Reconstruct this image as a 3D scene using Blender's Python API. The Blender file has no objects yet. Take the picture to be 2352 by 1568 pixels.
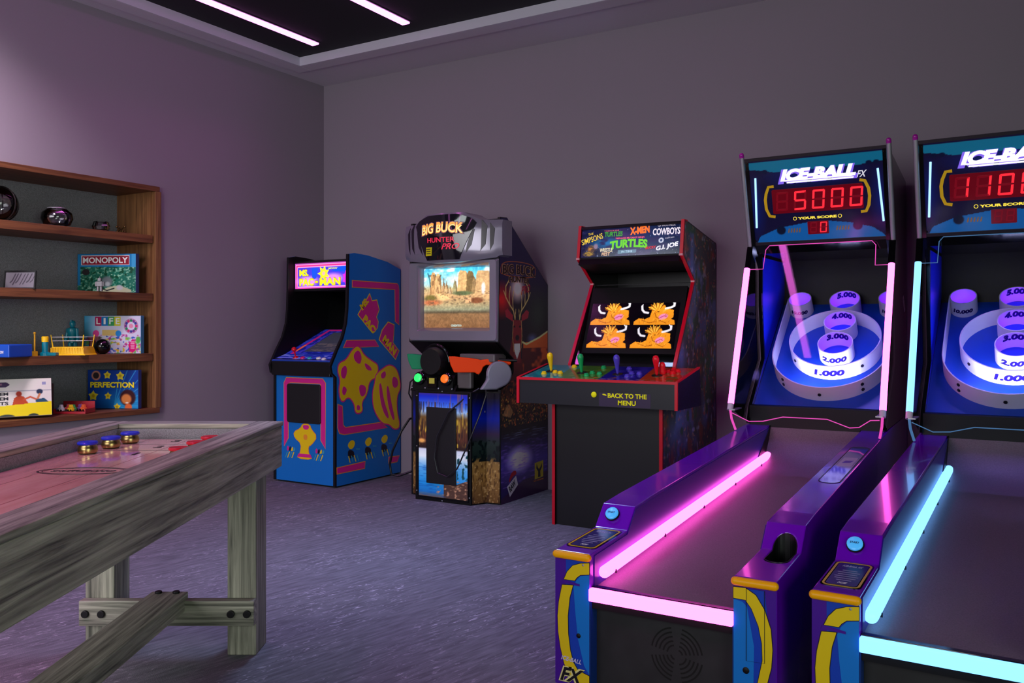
import bpy, bmesh, math, random
import numpy as np
from mathutils import Vector, Matrix
random.seed(7); RNG = np.random.default_rng(7)
PI = math.pi
SC = bpy.context.scene
COL = SC.collection

# ---------------------------------------------------------------- camera, world, lights, exposure
cam = bpy.data.cameras.new('camera'); camo = bpy.data.objects.new('camera', cam); COL.objects.link(camo)
camo.location = (0, 0, 1.15); camo.rotation_euler = (PI/2, 0, math.radians(31.07))
cam.sensor_width = 36; cam.lens = 36*1982/2352; cam.shift_y = -29/2352; cam.clip_start = .05; cam.clip_end = 60
SC.camera = camo
w = bpy.data.worlds.new('world'); SC.world = w; w.use_nodes = True
w.node_tree.nodes['Background'].inputs[0].default_value = (.35, .30, .42, 1)
w.node_tree.nodes['Background'].inputs[1].default_value = .05
SC.view_settings.view_transform = 'Standard'; SC.view_settings.look = 'None'
SC.view_settings.exposure = 0; SC.view_settings.gamma = 1; SC.view_settings.use_curve_mapping = False
SC.cycles.use_denoising = True
SC.cycles.max_bounces = 7; SC.cycles.diffuse_bounces = 4; SC.cycles.glossy_bounces = 4; SC.cycles.transmission_bounces = 5
SC.cycles.sample_clamp_indirect = 4; SC.cycles.caustics_reflective = False; SC.cycles.caustics_refractive = False

def area(name, loc, size, power, color, direction=(0, 0, -1), spread=180):
    l = bpy.data.lights.new(name, 'AREA'); l.shape = 'RECTANGLE'; l.size, l.size_y = size
    l.energy = power; l.color = color; l.spread = math.radians(spread)
    o = bpy.data.objects.new(name, l); COL.objects.link(o); o.location = loc
    o.rotation_euler = Vector(direction).to_track_quat('-Z', 'Y').to_euler()
    return o
_ = 0
# fill lights added at rear, right and overhead left; floor and niche lamps follow
area('room_light_rear', (-2.6, -3.6, 1.9), (4.4, 2.6), 98, (.95, .94, .98), (-.30, 1, -.34), 112)
area('room_light_right', (2.75, -.4, 1.5), (3.0, 1.8), 56, (.84, 1.0, .86), (-1, .42, -.1), 130)
area('room_lamp_left', (-3.6, .9, 3.15), (.9, .9), 16, (.86, .95, .95))
area('room_lamp_mid', (-2.7, 3.3, 3.15), (.3, .5), 15, (.45, .60, 1.0), (0, 0, -1), 75)
area('niche_wash_lamp', (-4.1, 1.7, 3.1), (.3, .3), 20, (1.0, .86, .95), (-.75, .22, -.85), 90)

# ---------------------------------------------------------------- materials
def s2l(c):
    return tuple(((x/255)/12.92 if x/255 <= .04045 else ((x/255+.055)/1.055)**2.4) for x in c)
MATS = {}
def mat(name, rgb=(128, 128, 128), rough=.5, metal=0., emit=None, es=0., spec=.5, coat=0., bump=None, trans=0., alpha=1., noise=None):
    if name in MATS: return MATS[name]
    m = bpy.data.materials.new(name); m.use_nodes = True; MATS[name] = m
    nt = m.node_tree; b = nt.nodes['Principled BSDF']; I = b.inputs
    I['Base Color'].default_value = (*s2l(rgb), 1); I['Roughness'].default_value = rough; I['Metallic'].default_value = metal
    I['Specular IOR Level'].default_value = spec; I['Coat Weight'].default_value = coat; I['Coat Roughness'].default_value = .06
    I['Transmission Weight'].default_value = trans; I['Alpha'].default_value = alpha
    if emit: I['Emission Color'].default_value = (*emit, 1); I['Emission Strength'].default_value = es
    if noise or bump:
        tc = nt.nodes.new('ShaderNodeTexCoord'); n = nt.nodes.new('ShaderNodeTexNoise')
        n.inputs['Scale'].default_value = (noise or bump)[0]; n.inputs['Detail'].default_value = 4
        nt.links.new(tc.outputs['Object'], n.inputs['Vector'])
        if noise:
            r = nt.nodes.new('ShaderNodeValToRGB'); e = r.color_ramp.elements
            e[0].position = .3; e[1].position = .7
            e[0].color = (*[x*(1-noise[1]) for x in s2l(rgb)], 1); e[1].color = (*[min(1, x*(1+noise[1])) for x in s2l(rgb)], 1)
            nt.links.new(n.outputs[0], r.inputs[0]); nt.links.new(r.outputs[0], I['Base Color'])
        if bump:
            bp = nt.nodes.new('ShaderNodeBump'); bp.inputs['Strength'].default_value = bump[1]; bp.inputs['Distance'].default_value = .002
            nt.links.new(n.outputs[0], bp.inputs['Height']); nt.links.new(bp.outputs[0], I['Normal'])
    return m
def glow(name, lin, s):
    return mat(name, (20, 20, 20), .5, emit=lin, es=s)
def attrmat(name, rough=.35, es=0., coat=0.):
    m = mat(name, (128, 128, 128), rough, coat=coat)
    nt = m.node_tree; a = nt.nodes.new('ShaderNodeVertexColor'); a.layer_name = 'Col'; b = nt.nodes['Principled BSDF']
    nt.links.new(a.outputs[0], b.inputs['Base Color'])
    if es:
        nt.links.new(a.outputs[0], b.inputs['Emission Color']); b.inputs['Emission Strength'].default_value = es
    return m
def wood(name, c0, c1, axis, scale=1., rough=.5, coat=0., fine=60):
    m = mat(name, c0, rough, coat=coat); nt = m.node_tree; b = nt.nodes['Principled BSDF']
    tc = nt.nodes.new('ShaderNodeTexCoord'); mp = nt.nodes.new('ShaderNodeMapping')
    s = [fine*scale]*3; s[axis] = 2.2*scale; mp.inputs['Scale'].default_value = s
    n = nt.nodes.new('ShaderNodeTexNoise'); n.inputs['Scale'].default_value = 1; n.inputs['Detail'].default_value = 7; n.inputs['Roughness'].default_value = .62; n.inputs['Distortion'].default_value = .6
    r = nt.nodes.new('ShaderNodeValToRGB'); e = r.color_ramp.elements; e[0].position = .32; e[1].position = .68
    e[0].color = (*s2l(c0), 1); e[1].color = (*s2l(c1), 1)
    bp = nt.nodes.new('ShaderNodeBump'); bp.inputs['Strength'].default_value = .35; bp.inputs['Distance'].default_value = .002
    L = nt.links.new
    L(tc.outputs['Object'], mp.inputs[0]); L(mp.outputs[0], n.inputs['Vector']); L(n.outputs[0], r.inputs[0]); L(r.outputs[0], b.inputs['Base Color'])
    L(n.outputs[0], bp.inputs['Height']); L(bp.outputs[0], b.inputs['Normal'])
    return m

# ---------------------------------------------------------------- mesh helpers
class Fr:
    """flat frame: P(u,v,w) gives a local point"""
    def __init__(s, o, u, v):
        s.o = Vector(o); s.u = Vector(u).normalized(); s.v = Vector(v).normalized(); s.n = s.u.cross(s.v)
    def P(s, u, v, w=0.): return s.o+s.u*u+s.v*v+s.n*w
class MB:
    def __init__(s): s.v = []; s.f = []; s.m = []
    def add(s, vs, fs, mi=0):
        b = len(s.v); s.v += [tuple(p) for p in vs]; s.f += [tuple(i+b for i in f) for f in fs]; s.m += [mi]*len(fs); return s
    def box(s, x0, x1, y0, y1, z0, z1, mi=0):
        return s.add([(x0,y0,z0),(x1,y0,z0),(x1,y1,z0),(x0,y1,z0),(x0,y0,z1),(x1,y0,z1),(x1,y1,z1),(x0,y1,z1)],
                     [(0,3,2,1),(4,5,6,7),(0,1,5,4),(1,2,6,5),(2,3,7,6),(3,0,4,7)], mi)
    def prism(s, poly, fr, w0, w1, mi=0):
        A = sum(poly[i][0]*poly[(i+1) % len(poly)][1]-poly[(i+1) % len(poly)][0]*poly[i][1] for i in range(len(poly)))
        if A < 0: poly = poly[::-1]
        n = len(poly)
        vs = [fr.P(a, b, w0) for a, b in poly]+[fr.P(a, b, w1) for a, b in poly]
        fs = [tuple(range(n))[::-1], tuple(range(n, 2*n))]+[(i, (i+1) % n, n+(i+1) % n, n+i) for i in range(n)]
        return s.add(vs, fs, mi)
    def ring(s, loops, closed=True, cap=True, mi=0):
        n = len(loops[0]); vs = [p for l in loops for p in l]; fs = []
        for k in range(len(loops)-1):
            for i in range(n if closed else n-1):
                j = (i+1) % n; fs.append((k*n+i, k*n+j, (k+1)*n+j, (k+1)*n+i))
        if cap and closed: fs += [tuple(range(n))[::-1], tuple(range((len(loops)-1)*n, len(loops)*n))]
        return s.add(vs, fs, mi)
    def lathe(s, prof, c=(0,0,0), ax=(0,0,1), n=28, cap=True, mi=0):
        ax = Vector(ax).normalized(); t = Vector((1,0,0)) if abs(ax.x) < .9 else Vector((0,1,0))
        a = ax.cross(t).normalized(); b = ax.cross(a); c = Vector(c)
        return s.ring([[c+ax*h+(a*math.cos(2*PI*i/n)+b*math.sin(2*PI*i/n))*r for i in range(n)] for r, h in prof], cap=cap, mi=mi)
    def cyl(s, p0, p1, r, n=18, mi=0, r1=None):
        d = Vector(p1)-Vector(p0); return s.lathe([(r, 0), (r if r1 is None else r1, d.length)], p0, d, n, mi=mi)
    def tube(s, pts, r, n=10, mi=0, closed=False):
        pts = [Vector(p) for p in pts]; loops = []; up = None
        for i, p in enumerate(pts):
            d = (pts[min(i+1, len(pts)-1)]-pts[max(i-1, 0)]).normalized()
            if up is None: up = d.orthogonal().normalized()
            up = (up-d*up.dot(d)).normalized(); sd = d.cross(up)
            rr = r[i] if isinstance(r, (list, tuple)) else r
            loops.append([p+(up*math.cos(2*PI*k/n)+sd*math.sin(2*PI*k/n))*rr for k in range(n)])
        return s.ring(loops, mi=mi)
    def sphere(s, c, r, n=24, m=14, sc=(1,1,1), mi=0):
        loops = []
        for j in range(1, m):
            a = PI*j/m; loops.append([Vector(c)+Vector((math.cos(2*PI*i/n)*math.sin(a)*r*sc[0], math.sin(2*PI*i/n)*math.sin(a)*r*sc[1], -math.cos(a)*r*sc[2])) for i in range(n)])
        return s.ring(loops, mi=mi)
    def obj(s, name, mats, parent=None, smooth=False, bevel=0., seg=2, label=None):
        me = bpy.data.meshes.new(name); me.from_pydata(s.v, [], s.f)
        mats = mats if isinstance(mats, (list, tuple)) else [mats]
        for m in mats: me.materials.append(m)
        if len(mats) > 1: me.polygons.foreach_set('material_index', s.m)
        bm = bmesh.new(); bm.from_mesh(me); bmesh.ops.recalc_face_normals(bm, faces=bm.faces); bm.to_mesh(me); bm.free()
        if smooth:
            me.polygons.foreach_set('use_smooth', [True]*len(me.polygons))
            me.set_sharp_from_angle(angle=math.radians(40))
        o = bpy.data.objects.new(name, me); COL.objects.link(o)
        if parent: o.parent = parent
        if label: o['label'] = label
        if bevel:
            b = o.modifiers.new('b', 'BEVEL'); b.width = bevel; b.segments = seg; b.limit_method = 'ANGLE'; b.angle_limit = math.radians(35)
        return o
def thing(name, label, cat, loc=(0,0,0), rz=0., group=None):
    o = bpy.data.objects.new(name, None); COL.objects.link(o); o.empty_display_size = .1
    o.location = loc; o.rotation_euler = (0, 0, rz); o['label'] = label; o['category'] = cat
    if group: o['group'] = group
    return o
def struct(o): o['kind'] = 'structure'; return o
def arc(cx, cy, r, a0, a1, n, ry=None):
    ry = r if ry is None else ry
    return [(cx+r*math.cos(math.radians(a0+(a1-a0)*i/n)), cy+ry*math.sin(math.radians(a0+(a1-a0)*i/n))) for i in range(n+1)]
def rrect(u0, u1, v0, v1, r, n=5):
    return arc(u1-r, v0+r, r, -90, 0, n)+arc(u1-r, v1-r, r, 0, 90, n)+arc(u0+r, v1-r, r, 90, 180, n)+arc(u0+r, v0+r, r, 180, 270, n)
def band(mb, line, wd, fr, w0, w1, mi=0, closed=False):
    """a flat ribbon of width wd along a 2-D line"""
    n = len(line); L = []; R = []
    for i in range(n):
        if closed: a, b = line[i-1], line[(i+1) % n]
        else: a, b = line[max(i-1, 0)], line[min(i+1, n-1)]
        dx, dy = b[0]-a[0], b[1]-a[1]; l = math.hypot(dx, dy) or 1; nx, ny = -dy/l*wd/2, dx/l*wd/2
        L.append((line[i][0]+nx, line[i][1]+ny)); R.append((line[i][0]-nx, line[i][1]-ny))
    for i in range(n if closed else n-1):
        j = (i+1) % n
        mb.prism([R[i], R[j], L[j], L[i]], fr, w0, w1, mi)
def poly(name, pts, fr, w0, w1, m, parent, **k):
    return MB().prism(pts, fr, w0, w1).obj(name, m, parent, **k)
def outline(pts, d):
    """offset a polygon outward by d"""
    n = len(pts); A = sum(pts[i][0]*pts[(i+1) % n][1]-pts[(i+1) % n][0]*pts[i][1] for i in range(n)); sg = 1 if A > 0 else -1; out = []
    for i in range(n):
        a, p, b = Vector(pts[i-1]), Vector(pts[i]), Vector(pts[(i+1) % n])
        d1 = (p-a).normalized(); d2 = (b-p).normalized()
        n1 = Vector((d1.y, -d1.x))*sg; n2 = Vector((d2.y, -d2.x))*sg; m = n1+n2
        m = m/max(m.length_squared/2, .6); out.append((p.x+m.x*d, p.y+m.y*d))
    return out
def smoothpts(pts, it=2):
    for _ in range(it):
        q = []
        for i in range(len(pts)):
            a, b = pts[i], pts[(i+1) % len(pts)]
            q += [(a[0]*.75+b[0]*.25, a[1]*.75+b[1]*.25), (a[0]*.25+b[0]*.75, a[1]*.25+b[1]*.75)]
        pts = q
    return pts
def fuse(base, objs, name=None):
    """put printed shapes into the mesh of the panel they are printed on"""
    objs = [o for o in objs if o is not base]; mats = list(base.data.materials); V = []; Fc = []; M = []
    for o in [base]+objs:
        idx = []
        for m in o.data.materials:
            if m not in mats: mats.append(m)
            idx.append(mats.index(m))
        b = len(V); V += [v.co.copy() for v in o.data.vertices]
        for p in o.data.polygons: Fc.append([b+i for i in p.vertices]); M.append(idx[p.material_index] if idx else 0)
    me = bpy.data.meshes.new(name or base.name); me.from_pydata(V, [], Fc)
    for m in mats: me.materials.append(m)
    me.polygons.foreach_set('material_index', M); me.update(); base.data = me
    if name: base.name = name
    for o in objs: bpy.data.objects.remove(o)
    return base
class Since:
    def __init__(s, t): s.t = t; s.b = set(t.children)
    def new(s, skip=()): return [o for o in s.t.children if o not in s.b and not any(o.name.startswith(k) for k in skip)]
def text(s, fr, u, v, wd, ht, w0, w1, m, parent, name='lettering', bold=0., shear=0., rot=0., label=None, fmap=None, center=False, arch=0.):
    """lettering fitted to a width and a cap height, lower left corner at u,v"""
    cu = bpy.data.curves.new('t', 'FONT'); cu.body = s; cu.size = 1; cu.offset = bold; cu.resolution_u = 3; cu.extrude = .5; cu.shear = shear
    to = bpy.data.objects.new('t', cu); COL.objects.link(to)
    me = bpy.data.meshes.new_from_object(to.evaluated_get(bpy.context.evaluated_depsgraph_get()))
    bpy.data.objects.remove(to); bpy.data.curves.remove(cu)
    me.name = name
    co = np.empty(len(me.vertices)*3, np.float32); me.vertices.foreach_get('co', co); co = co.reshape(-1, 3)
    mn = co.min(0); mx = co.max(0); sp = mx-mn
    if center: u -= wd/2; v -= ht/2
    x = (co[:, 0]-mn[0])/sp[0]; y = (co[:, 1]-mn[1])/sp[1]*ht
    y = y+arch*(1-(2*x-1)**2); x = x*wd
    c, sn = math.cos(rot), math.sin(rot); X, Y = x*c-y*sn+u, x*sn+y*c+v
    W = np.where(co[:, 2] > 0, w1, w0)
    if fmap is None: P = [fr.P(float(a), float(b), float(k)) for a, b, k in zip(X, Y, W)]
    else: P = [fmap(float(a), float(b), float(k)) for a, b, k in zip(X, Y, W)]
    me.vertices.foreach_set('co', np.array([c_ for p in P for c_ in p], np.float32))
    me.materials.clear(); me.materials.append(m); me.update()
    o = bpy.data.objects.new(name, me); COL.objects.link(o); o.parent = parent
    if label: o['label'] = label
    return o

# ---------------------------------------------------------------- printed panels (colour per vertex)
class Canvas:
    def __init__(s, u0, u1, v0, v1, res, base=(0, 0, 0)):
        s.nu = int(round((u1-u0)/res))+1; s.nv = int(round((v1-v0)/res))+1
        s.u = np.linspace(u0, u1, s.nu); s.v = np.linspace(v0, v1, s.nv); s.U, s.V = np.meshgrid(s.u, s.v)
        s.C = np.zeros((s.nv, s.nu, 3)); s.C[:] = base
    def mix(s, m, c): m = np.clip(m, 0, 1)[..., None]; s.C = s.C*(1-m)+np.array(c, float)*m; return s
    def grad(s, stops):
        v = [a for a, _ in stops]
        for k in range(3): s.C[..., k] = np.interp(s.V, v, [c[k] for _, c in stops])
        return s
    def ell(s, cu, cv, ru, rv, c, soft=.1, a=1., rot=0.):
        x, y = s.U-cu, s.V-cv; cr, sr = math.cos(rot), math.sin(rot); x, y = x*cr+y*sr, -x*sr+y*cr
        d = np.sqrt((x/ru)**2+(y/rv)**2); return s.mix(a*np.clip((1-d)/soft, 0, 1), c)
    def inside(s, pts):
        m = np.zeros(s.U.shape, bool); n = len(pts)
        for i in range(n):
            (x0, y0), (x1, y1) = pts[i], pts[(i+1) % n]
            if y0 == y1: continue
            m ^= ((y0 > s.V) != (y1 > s.V)) & (s.U < (x1-x0)*(s.V-y0)/(y1-y0)+x0)
        return m
    def poly(s, pts, c, a=1.): return s.mix(s.inside(pts)*a, c)
    def line(s, pts, wd, c, a=1.):
        d = np.full(s.U.shape, 9.)
        for (x0, y0), (x1, y1) in zip(pts[:-1], pts[1:]):
            L = (x1-x0)**2+(y1-y0)**2+1e-12; t = np.clip(((s.U-x0)*(x1-x0)+(s.V-y0)*(y1-y0))/L, 0, 1)
            d = np.minimum(d, np.hypot(s.U-x0-t*(x1-x0), s.V-y0-t*(y1-y0)))
        return s.mix(a*np.clip((wd/2-d)/(wd*.3)+.5, 0, 1), c)
    def nz(s, su, sv, seed=0, octv=2):
        r = np.random.default_rng(seed); out = 0; tot = 0
        for o in range(octv):
            fu, fv = su/2**o, sv/2**o; gu = int((s.u[-1]-s.u[0])/fu)+3; gv = int((s.v[-1]-s.v[0])/fv)+3
            g = r.random((gv, gu)); x = (s.U-s.u[0])/fu; y = (s.V-s.v[0])/fv; i = x.astype(int); j = y.astype(int); fx = x-i; fy = y-j
            fx = fx*fx*(3-2*fx); fy = fy*fy*(3-2*fy)
            out = out+(.5**o)*((g[j, i]*(1-fx)+g[j, i+1]*fx)*(1-fy)+(g[j+1, i]*(1-fx)+g[j+1, i+1]*fx)*fy); tot += .5**o
        return out/tot
    def spots(s, su, sv, c, lo, hi, seed=0, mask=1., a=1.): return s.mix(np.clip((s.nz(su, sv, seed)-lo)/(hi-lo), 0, 1)*mask*a, c)
    def obj(s, name, fr, m, parent, w=0., clip=None, label=None):
        idx = np.arange(s.nu*s.nv).reshape(s.nv, s.nu)
        q = np.stack([idx[:-1, :-1], idx[:-1, 1:], idx[1:, 1:], idx[1:, :-1]], -1)
        if clip is not None:
            ins = s.inside(clip); q = q[ins[:-1, :-1] & ins[1:, 1:] & ins[:-1, 1:] & ins[1:, :-1]]
        q = q.reshape(-1, 4); used = np.unique(q); rm = -np.ones(s.nu*s.nv, int); rm[used] = np.arange(len(used)); q = rm[q]
        U = s.U.ravel()[used][:, None]; V = s.V.ravel()[used][:, None]
        P = np.array(fr.o)+U*np.array(fr.u)+V*np.array(fr.v)+w*np.array(fr.n)
        me = bpy.data.meshes.new(name); me.vertices.add(len(P)); me.vertices.foreach_set('co', P.astype(np.float32).ravel())
        me.loops.add(len(q)*4); me.loops.foreach_set('vertex_index', q.astype(np.int32).ravel())
        me.polygons.add(len(q)); me.polygons.foreach_set('loop_start', np.arange(0, len(q)*4, 4, dtype=np.int32)); me.update(calc_edges=True)
        a = me.color_attributes.new('Col', 'FLOAT_COLOR', 'POINT'); c = np.clip(s.C.reshape(-1, 3)[used]/255, 0, 1)
        lin = np.where(c <= .04045, c/12.92, ((c+.055)/1.055)**2.4); a.data.foreach_set('color', np.concatenate([lin, np.ones((len(lin), 1))], 1).astype(np.float32).ravel())
        me.materials.append(m); o = bpy.data.objects.new(name, me); COL.objects.link(o); o.parent = parent
        if label: o['label'] = label
        return o

def acrylic(name, ior, tint):
    m = bpy.data.materials.new(name); m.use_nodes = True; nt = m.node_tree; nt.nodes.clear(); N = nt.nodes.new
    o = N('ShaderNodeOutputMaterial'); mx = N('ShaderNodeMixShader'); tr = N('ShaderNodeBsdfTransparent'); gl = N('ShaderNodeBsdfGlossy'); f = N('ShaderNodeFresnel')
    tr.inputs[0].default_value = (*tint, 1); gl.inputs['Roughness'].default_value = .02; f.inputs[0].default_value = ior
    nt.links.new(f.outputs[0], mx.inputs[0]); nt.links.new(tr.outputs[0], mx.inputs[1]); nt.links.new(gl.outputs[0], mx.inputs[2]); nt.links.new(mx.outputs[0], o.inputs[0]); return m
# common materials
BLK = mat('black_laminate', (14, 14, 17), .35); BLKM = mat('black_metal', (6, 5, 8), .5, 0., spec=.3); BLKG = mat('black_gloss', (6, 6, 8), .08)
def nest(t, child, par):
    """hang small pieces on the nearest part they belong to"""
    mid = lambda o: sum((Vector(c) for c in o.bound_box), Vector())/8
    cs = [o for o in t.children if o.name.split('.')[0] == child]; ps = [o for o in t.children if o.name.split('.')[0] == par]
    for c in cs:
        if ps: m = mid(c); c.parent = min(ps, key=lambda p: (mid(p)-m).length)
CHR = mat('chrome', (200, 200, 205), .12, 1.); STEEL = mat('steel', (176, 176, 184), .38, .7)
WHT = mat('white_plastic', (232, 230, 236), .4); DKGLASS = mat('dark_glass', (5, 5, 7), .04, spec=.6)
PRINT = attrmat('printed_gloss', .22); PRINTM = attrmat('printed_matt', .5); LIT = attrmat('backlit_print', .2, 1.0); SCRN = attrmat('screen_picture', .15, 1.15); LITLOW = attrmat('dim_backlit_print', .2, .35)  # LITLOW: control and bezel prints given a faint emission

# ---------------------------------------------------------------- the room
XL, YB, ZC = -5.13, 5.43, 3.2
wallm = mat('painted_wall', (142, 131, 143), .75, bump=(60, .15))
def build_room():
    nt_floor = mat('patterned_carpet', (70, 66, 78), .95); nt = nt_floor.node_tree; b = nt.nodes['Principled BSDF']; L = nt.links.new
    tc = nt.nodes.new('ShaderNodeTexCoord')
    def nzn(sc, detail, dist=0.):
        mr = nt.nodes.new('ShaderNodeMapping'); mr.inputs['Rotation'].default_value = (0, 0, math.radians(11)); L(tc.outputs['Object'], mr.inputs[0])
        mp = nt.nodes.new('ShaderNodeMapping'); mp.inputs['Scale'].default_value = sc
        n = nt.nodes.new('ShaderNodeTexNoise'); n.inputs['Scale'].default_value = 1; n.inputs['Detail'].default_value = detail; n.inputs['Distortion'].default_value = dist
        L(mr.outputs[0], mp.inputs[0]); L(mp.outputs[0], n.inputs['Vector']); return n
    def ramp(n, p0, p1, c0, c1):
        r = nt.nodes.new('ShaderNodeValToRGB'); e = r.color_ramp.elements; e[0].position = p0; e[1].position = p1
        e[0].color = (*c0, 1); e[1].color = (*c1, 1); L(n.outputs[0], r.inputs[0]); return r
    base = ramp(nzn((60, 7, 1), 7), .35, .68, s2l((88, 88, 95)), s2l((116, 116, 124)))
    fl = ramp(nzn((75, 20, 1), 5, 1.2), .585, .70, (0, 0, 0), (1, 1, 1)); f2 = ramp(nzn((3.5, 1.6, 1), 3), .40, .58, (0, 0, 0), (1, 1, 1))
    mu = nt.nodes.new('ShaderNodeMath'); mu.operation = 'MULTIPLY'; L(fl.outputs[0], mu.inputs[0]); L(f2.outputs[0], mu.inputs[1])
    mx = nt.nodes.new('ShaderNodeMix'); mx.data_type = 'RGBA'; L(mu.outputs[0], mx.inputs[0]); L(base.outputs[0], mx.inputs[6]); mx.inputs[7].default_value = (*s2l((176, 173, 184)), 1)
    L(mx.outputs[2], b.inputs['Base Color'])
    bp = nt.nodes.new('ShaderNodeBump'); bp.inputs['Strength'].default_value = .5; bp.inputs['Distance'].default_value = .003
    L(nzn((260, 260, 260), 2).outputs[0], bp.inputs['Height']); L(bp.outputs[0], b.inputs['Normal'])
    struct(MB().box(XL-.5, 3.1, -5.1, YB+.1, -.1, 0).obj('floor', nt_floor))
    struct(MB().box(XL-.5, 3.1, YB, YB+.12, 0, 3.5).obj('wall_back', wallm))
    y0, y1, z0, z1 = 1.72, 3.81, .59, 2.105
    m = MB(); m.box(XL-.5, XL, -5.1, y0, 0, 3.5); m.box(XL-.5, XL, y1, YB, 0, 3.5); m.box(XL-.5, XL, y0, y1, 0, z0); m.box(XL-.5, XL, y0, y1, z1, 3.5)
    struct(m.obj('wall_left', wallm))
    struct(MB().box(3.0, 3.1, -5.1, YB, 0, 3.5).obj('wall_right', wallm))
    struct(MB().box(XL, 3.0, -5.1, -5.0, 0, 3.5).obj('wall_rear', wallm))
    tx, ty, tx1, ty1 = -4.87, 4.89, 2.4, -4.4
    cm = mat('ceiling_paint', (214, 208, 216), .8)
    m = MB(); m.box(XL, tx, -5.0, YB, ZC, 3.5); m.box(tx1, 3.0, -5.0, YB, ZC, 3.5); m.box(tx, tx1, ty, YB, ZC, 3.5); m.box(tx, tx1, -5.0, ty1, ZC, 3.5)
    struct(m.obj('ceiling', cm))
    struct(MB().box(tx, tx1, ty1, ty, 3.255, 3.5).obj('ceiling_recess', mat('dark_ceiling', (20, 17, 26), .8)))
    e = .035
    m = MB(); m.box(tx-.13, tx, ty1, ty+.13, ZC-.012, ZC); m.box(tx, tx1, ty, ty+.13, ZC-.012, ZC)
    struct(m.obj('trim_1', cm, bevel=.005))
    fm = mat('fascia_paint', (205, 205, 216), .7)  # pale tone stands in for light from the bars on the fascia
    m = MB(); m.box(tx, tx+.006, ty1, ty, ZC-.012, 3.255); m.box(tx, tx1, ty-.006, ty, ZC-.012, 3.255); struct(m.obj('trim_2', fm))
build_room()

def build_ceiling_lights():
    gl = glow('led_bar_glow', (1.0, .28, .95), 3.3); hs = mat('led_bar_housing', (60, 50, 66), .4)
    first = None
    places = [(-4.52, 4.70, 5.6, 'nearest the left wall'), (-3.68, 4.70, 5.6, 'right of the two in view'), (-1.66, 4.70, 2.55, 'above the ice ball lanes'), (-2.67, .9, 3.2, 'above the shuffleboard table')]
    for x_, y_, len_, where in places:
        if first is None:
            first = t = thing('ceiling_light', '', 'ceiling light', (0, 0, 3.255), 0, 'pink LED bars recessed in the dark ceiling')
            MB().box(-.032, .032, -5.6, 0, -.018, -.004).obj('diffuser', gl, t, bevel=.004)
            MB().box(-.04, .04, -5.608, .008, -.006, -.001).obj('housing', hs, t)
        else:
            t = first.copy(); COL.objects.link(t)
            for c in first.children: d = c.copy(); COL.objects.link(d); d.parent = t
        t.location = (x_, y_, 3.255); t['label'] = 'thin pink-white LED bar in the dark ceiling, '+where
        t.scale = (1, len_/5.6, 1)
        l = bpy.data.lights.new('led_bar_light', 'AREA'); l.shape = 'RECTANGLE'; l.size = .05; l.size_y = len_; l.energy = (6.0 if x_ == -2.67 else 1.2)*len_; l.color = (1.0, .10, .80); l.spread = math.radians(84 if x_ == -2.67 else 105)
        o = bpy.data.objects.new('led_bar_light', l); COL.objects.link(o); o.location = (x_, y_-len_/2, 3.235)
build_ceiling_lights()

# ---------------------------------------------------------------- shelf niche in the left wall
WY = wood('walnut_y', (80, 44, 26), (128, 80, 48), 1, fine=45); WZ = wood('walnut_z', (96, 60, 36), (150, 104, 64), 2, fine=45)
FELT = mat('grey_felt', (128, 130, 134), .95, noise=(260, .35), bump=(300, .4))
NY0, NY1, NZ0, NZ1, ND = 1.74, 3.79, .612, 2.085, .39
def build_niche():
    t = thing('wall_shelf', 'walnut framed shelf niche built into the left wall holding games and toys', 'shelf', (XL, NY1, NZ0))
    H_ = NZ1-NZ0; Lh = NY1-NY0; f = .022
    for z0, z1 in ((-.035, 0), (H_, H_+.035)): MB().box(-.02, .022, -Lh-f, f, z0, z1).obj('frame_rail', WY, t, bevel=.002)
    for a, b in ((-.012, f+.012), (-Lh-f, -Lh+.012)): MB().box(-.02, .022, a, b, 0, H_).obj('frame_stile', WZ, t, bevel=.002)
    for z0, z1 in ((-.02, 0), (H_, H_+.02)): MB().box(-ND, -.02, -Lh, 0, z0, z1).obj('lining_board', WY, t)
    for a, b in ((-.02, 0), (-Lh, -Lh+.02)): MB().box(-ND, -.02, a, b, 0, H_).obj('side_board', WZ, t)
    MB().box(-ND-.015, -ND, -Lh, 0, 0, H_).obj('back_panel', FELT, t)
    for z in (1.785, 1.391, .984):
        MB().box(-ND, .004, -Lh+.02, -.02, z-.052-NZ0, z-NZ0).obj('shelf', WY, t, bevel=.002)
build_niche()
FRT = Fr((0, 0, 0), (1, 0, 0), (0, 0, 1))
def box_game(name, label, corner, rz, wd, ht, dp, rgb, paint, res=.003, lean=0.):
    """a game box standing on edge, front lower right corner at the given point"""
    t = thing('board_game_box', label, 'board game', corner, math.radians(rz))
    b = MB(); s = math.sin(math.radians(lean)); c = math.cos(math.radians(lean))
    P = lambda x, y, z: (x, y*c+z*s, z*c-y*s+dp*s)
    b.add([P(x, y, z) for z in (0, ht) for x, y in ((-wd, 0), (0, 0), (0, dp), (-wd, dp))], [(0,3,2,1),(4,5,6,7),(0,1,5,4),(1,2,6,5),(2,3,7,6),(3,0,4,7)])
    b.obj('box', mat(name+'_card', rgb, .4), t, bevel=.002)
    fr = Fr(P(-wd, 0, 0), (1, 0, 0), (0, s, c))
    cv = Canvas(.002, wd-.002, .002, ht-.002, res); paint(cv, t, fr); cv.obj('cover_art', fr, PRINT, t, .0008)
    return t
YEL = mat('yellow_print', (250, 225, 30), .4); WPR = mat('white_print', (238, 236, 240), .4); MAG = mat('magenta_print', (214, 40, 140), .4)
REDP = mat('red_print', (190, 20, 40), .4); BLUP = mat('blue_print', (30, 70, 180), .4); DKP = mat('dark_print', (22, 16, 34), .4)
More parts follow.
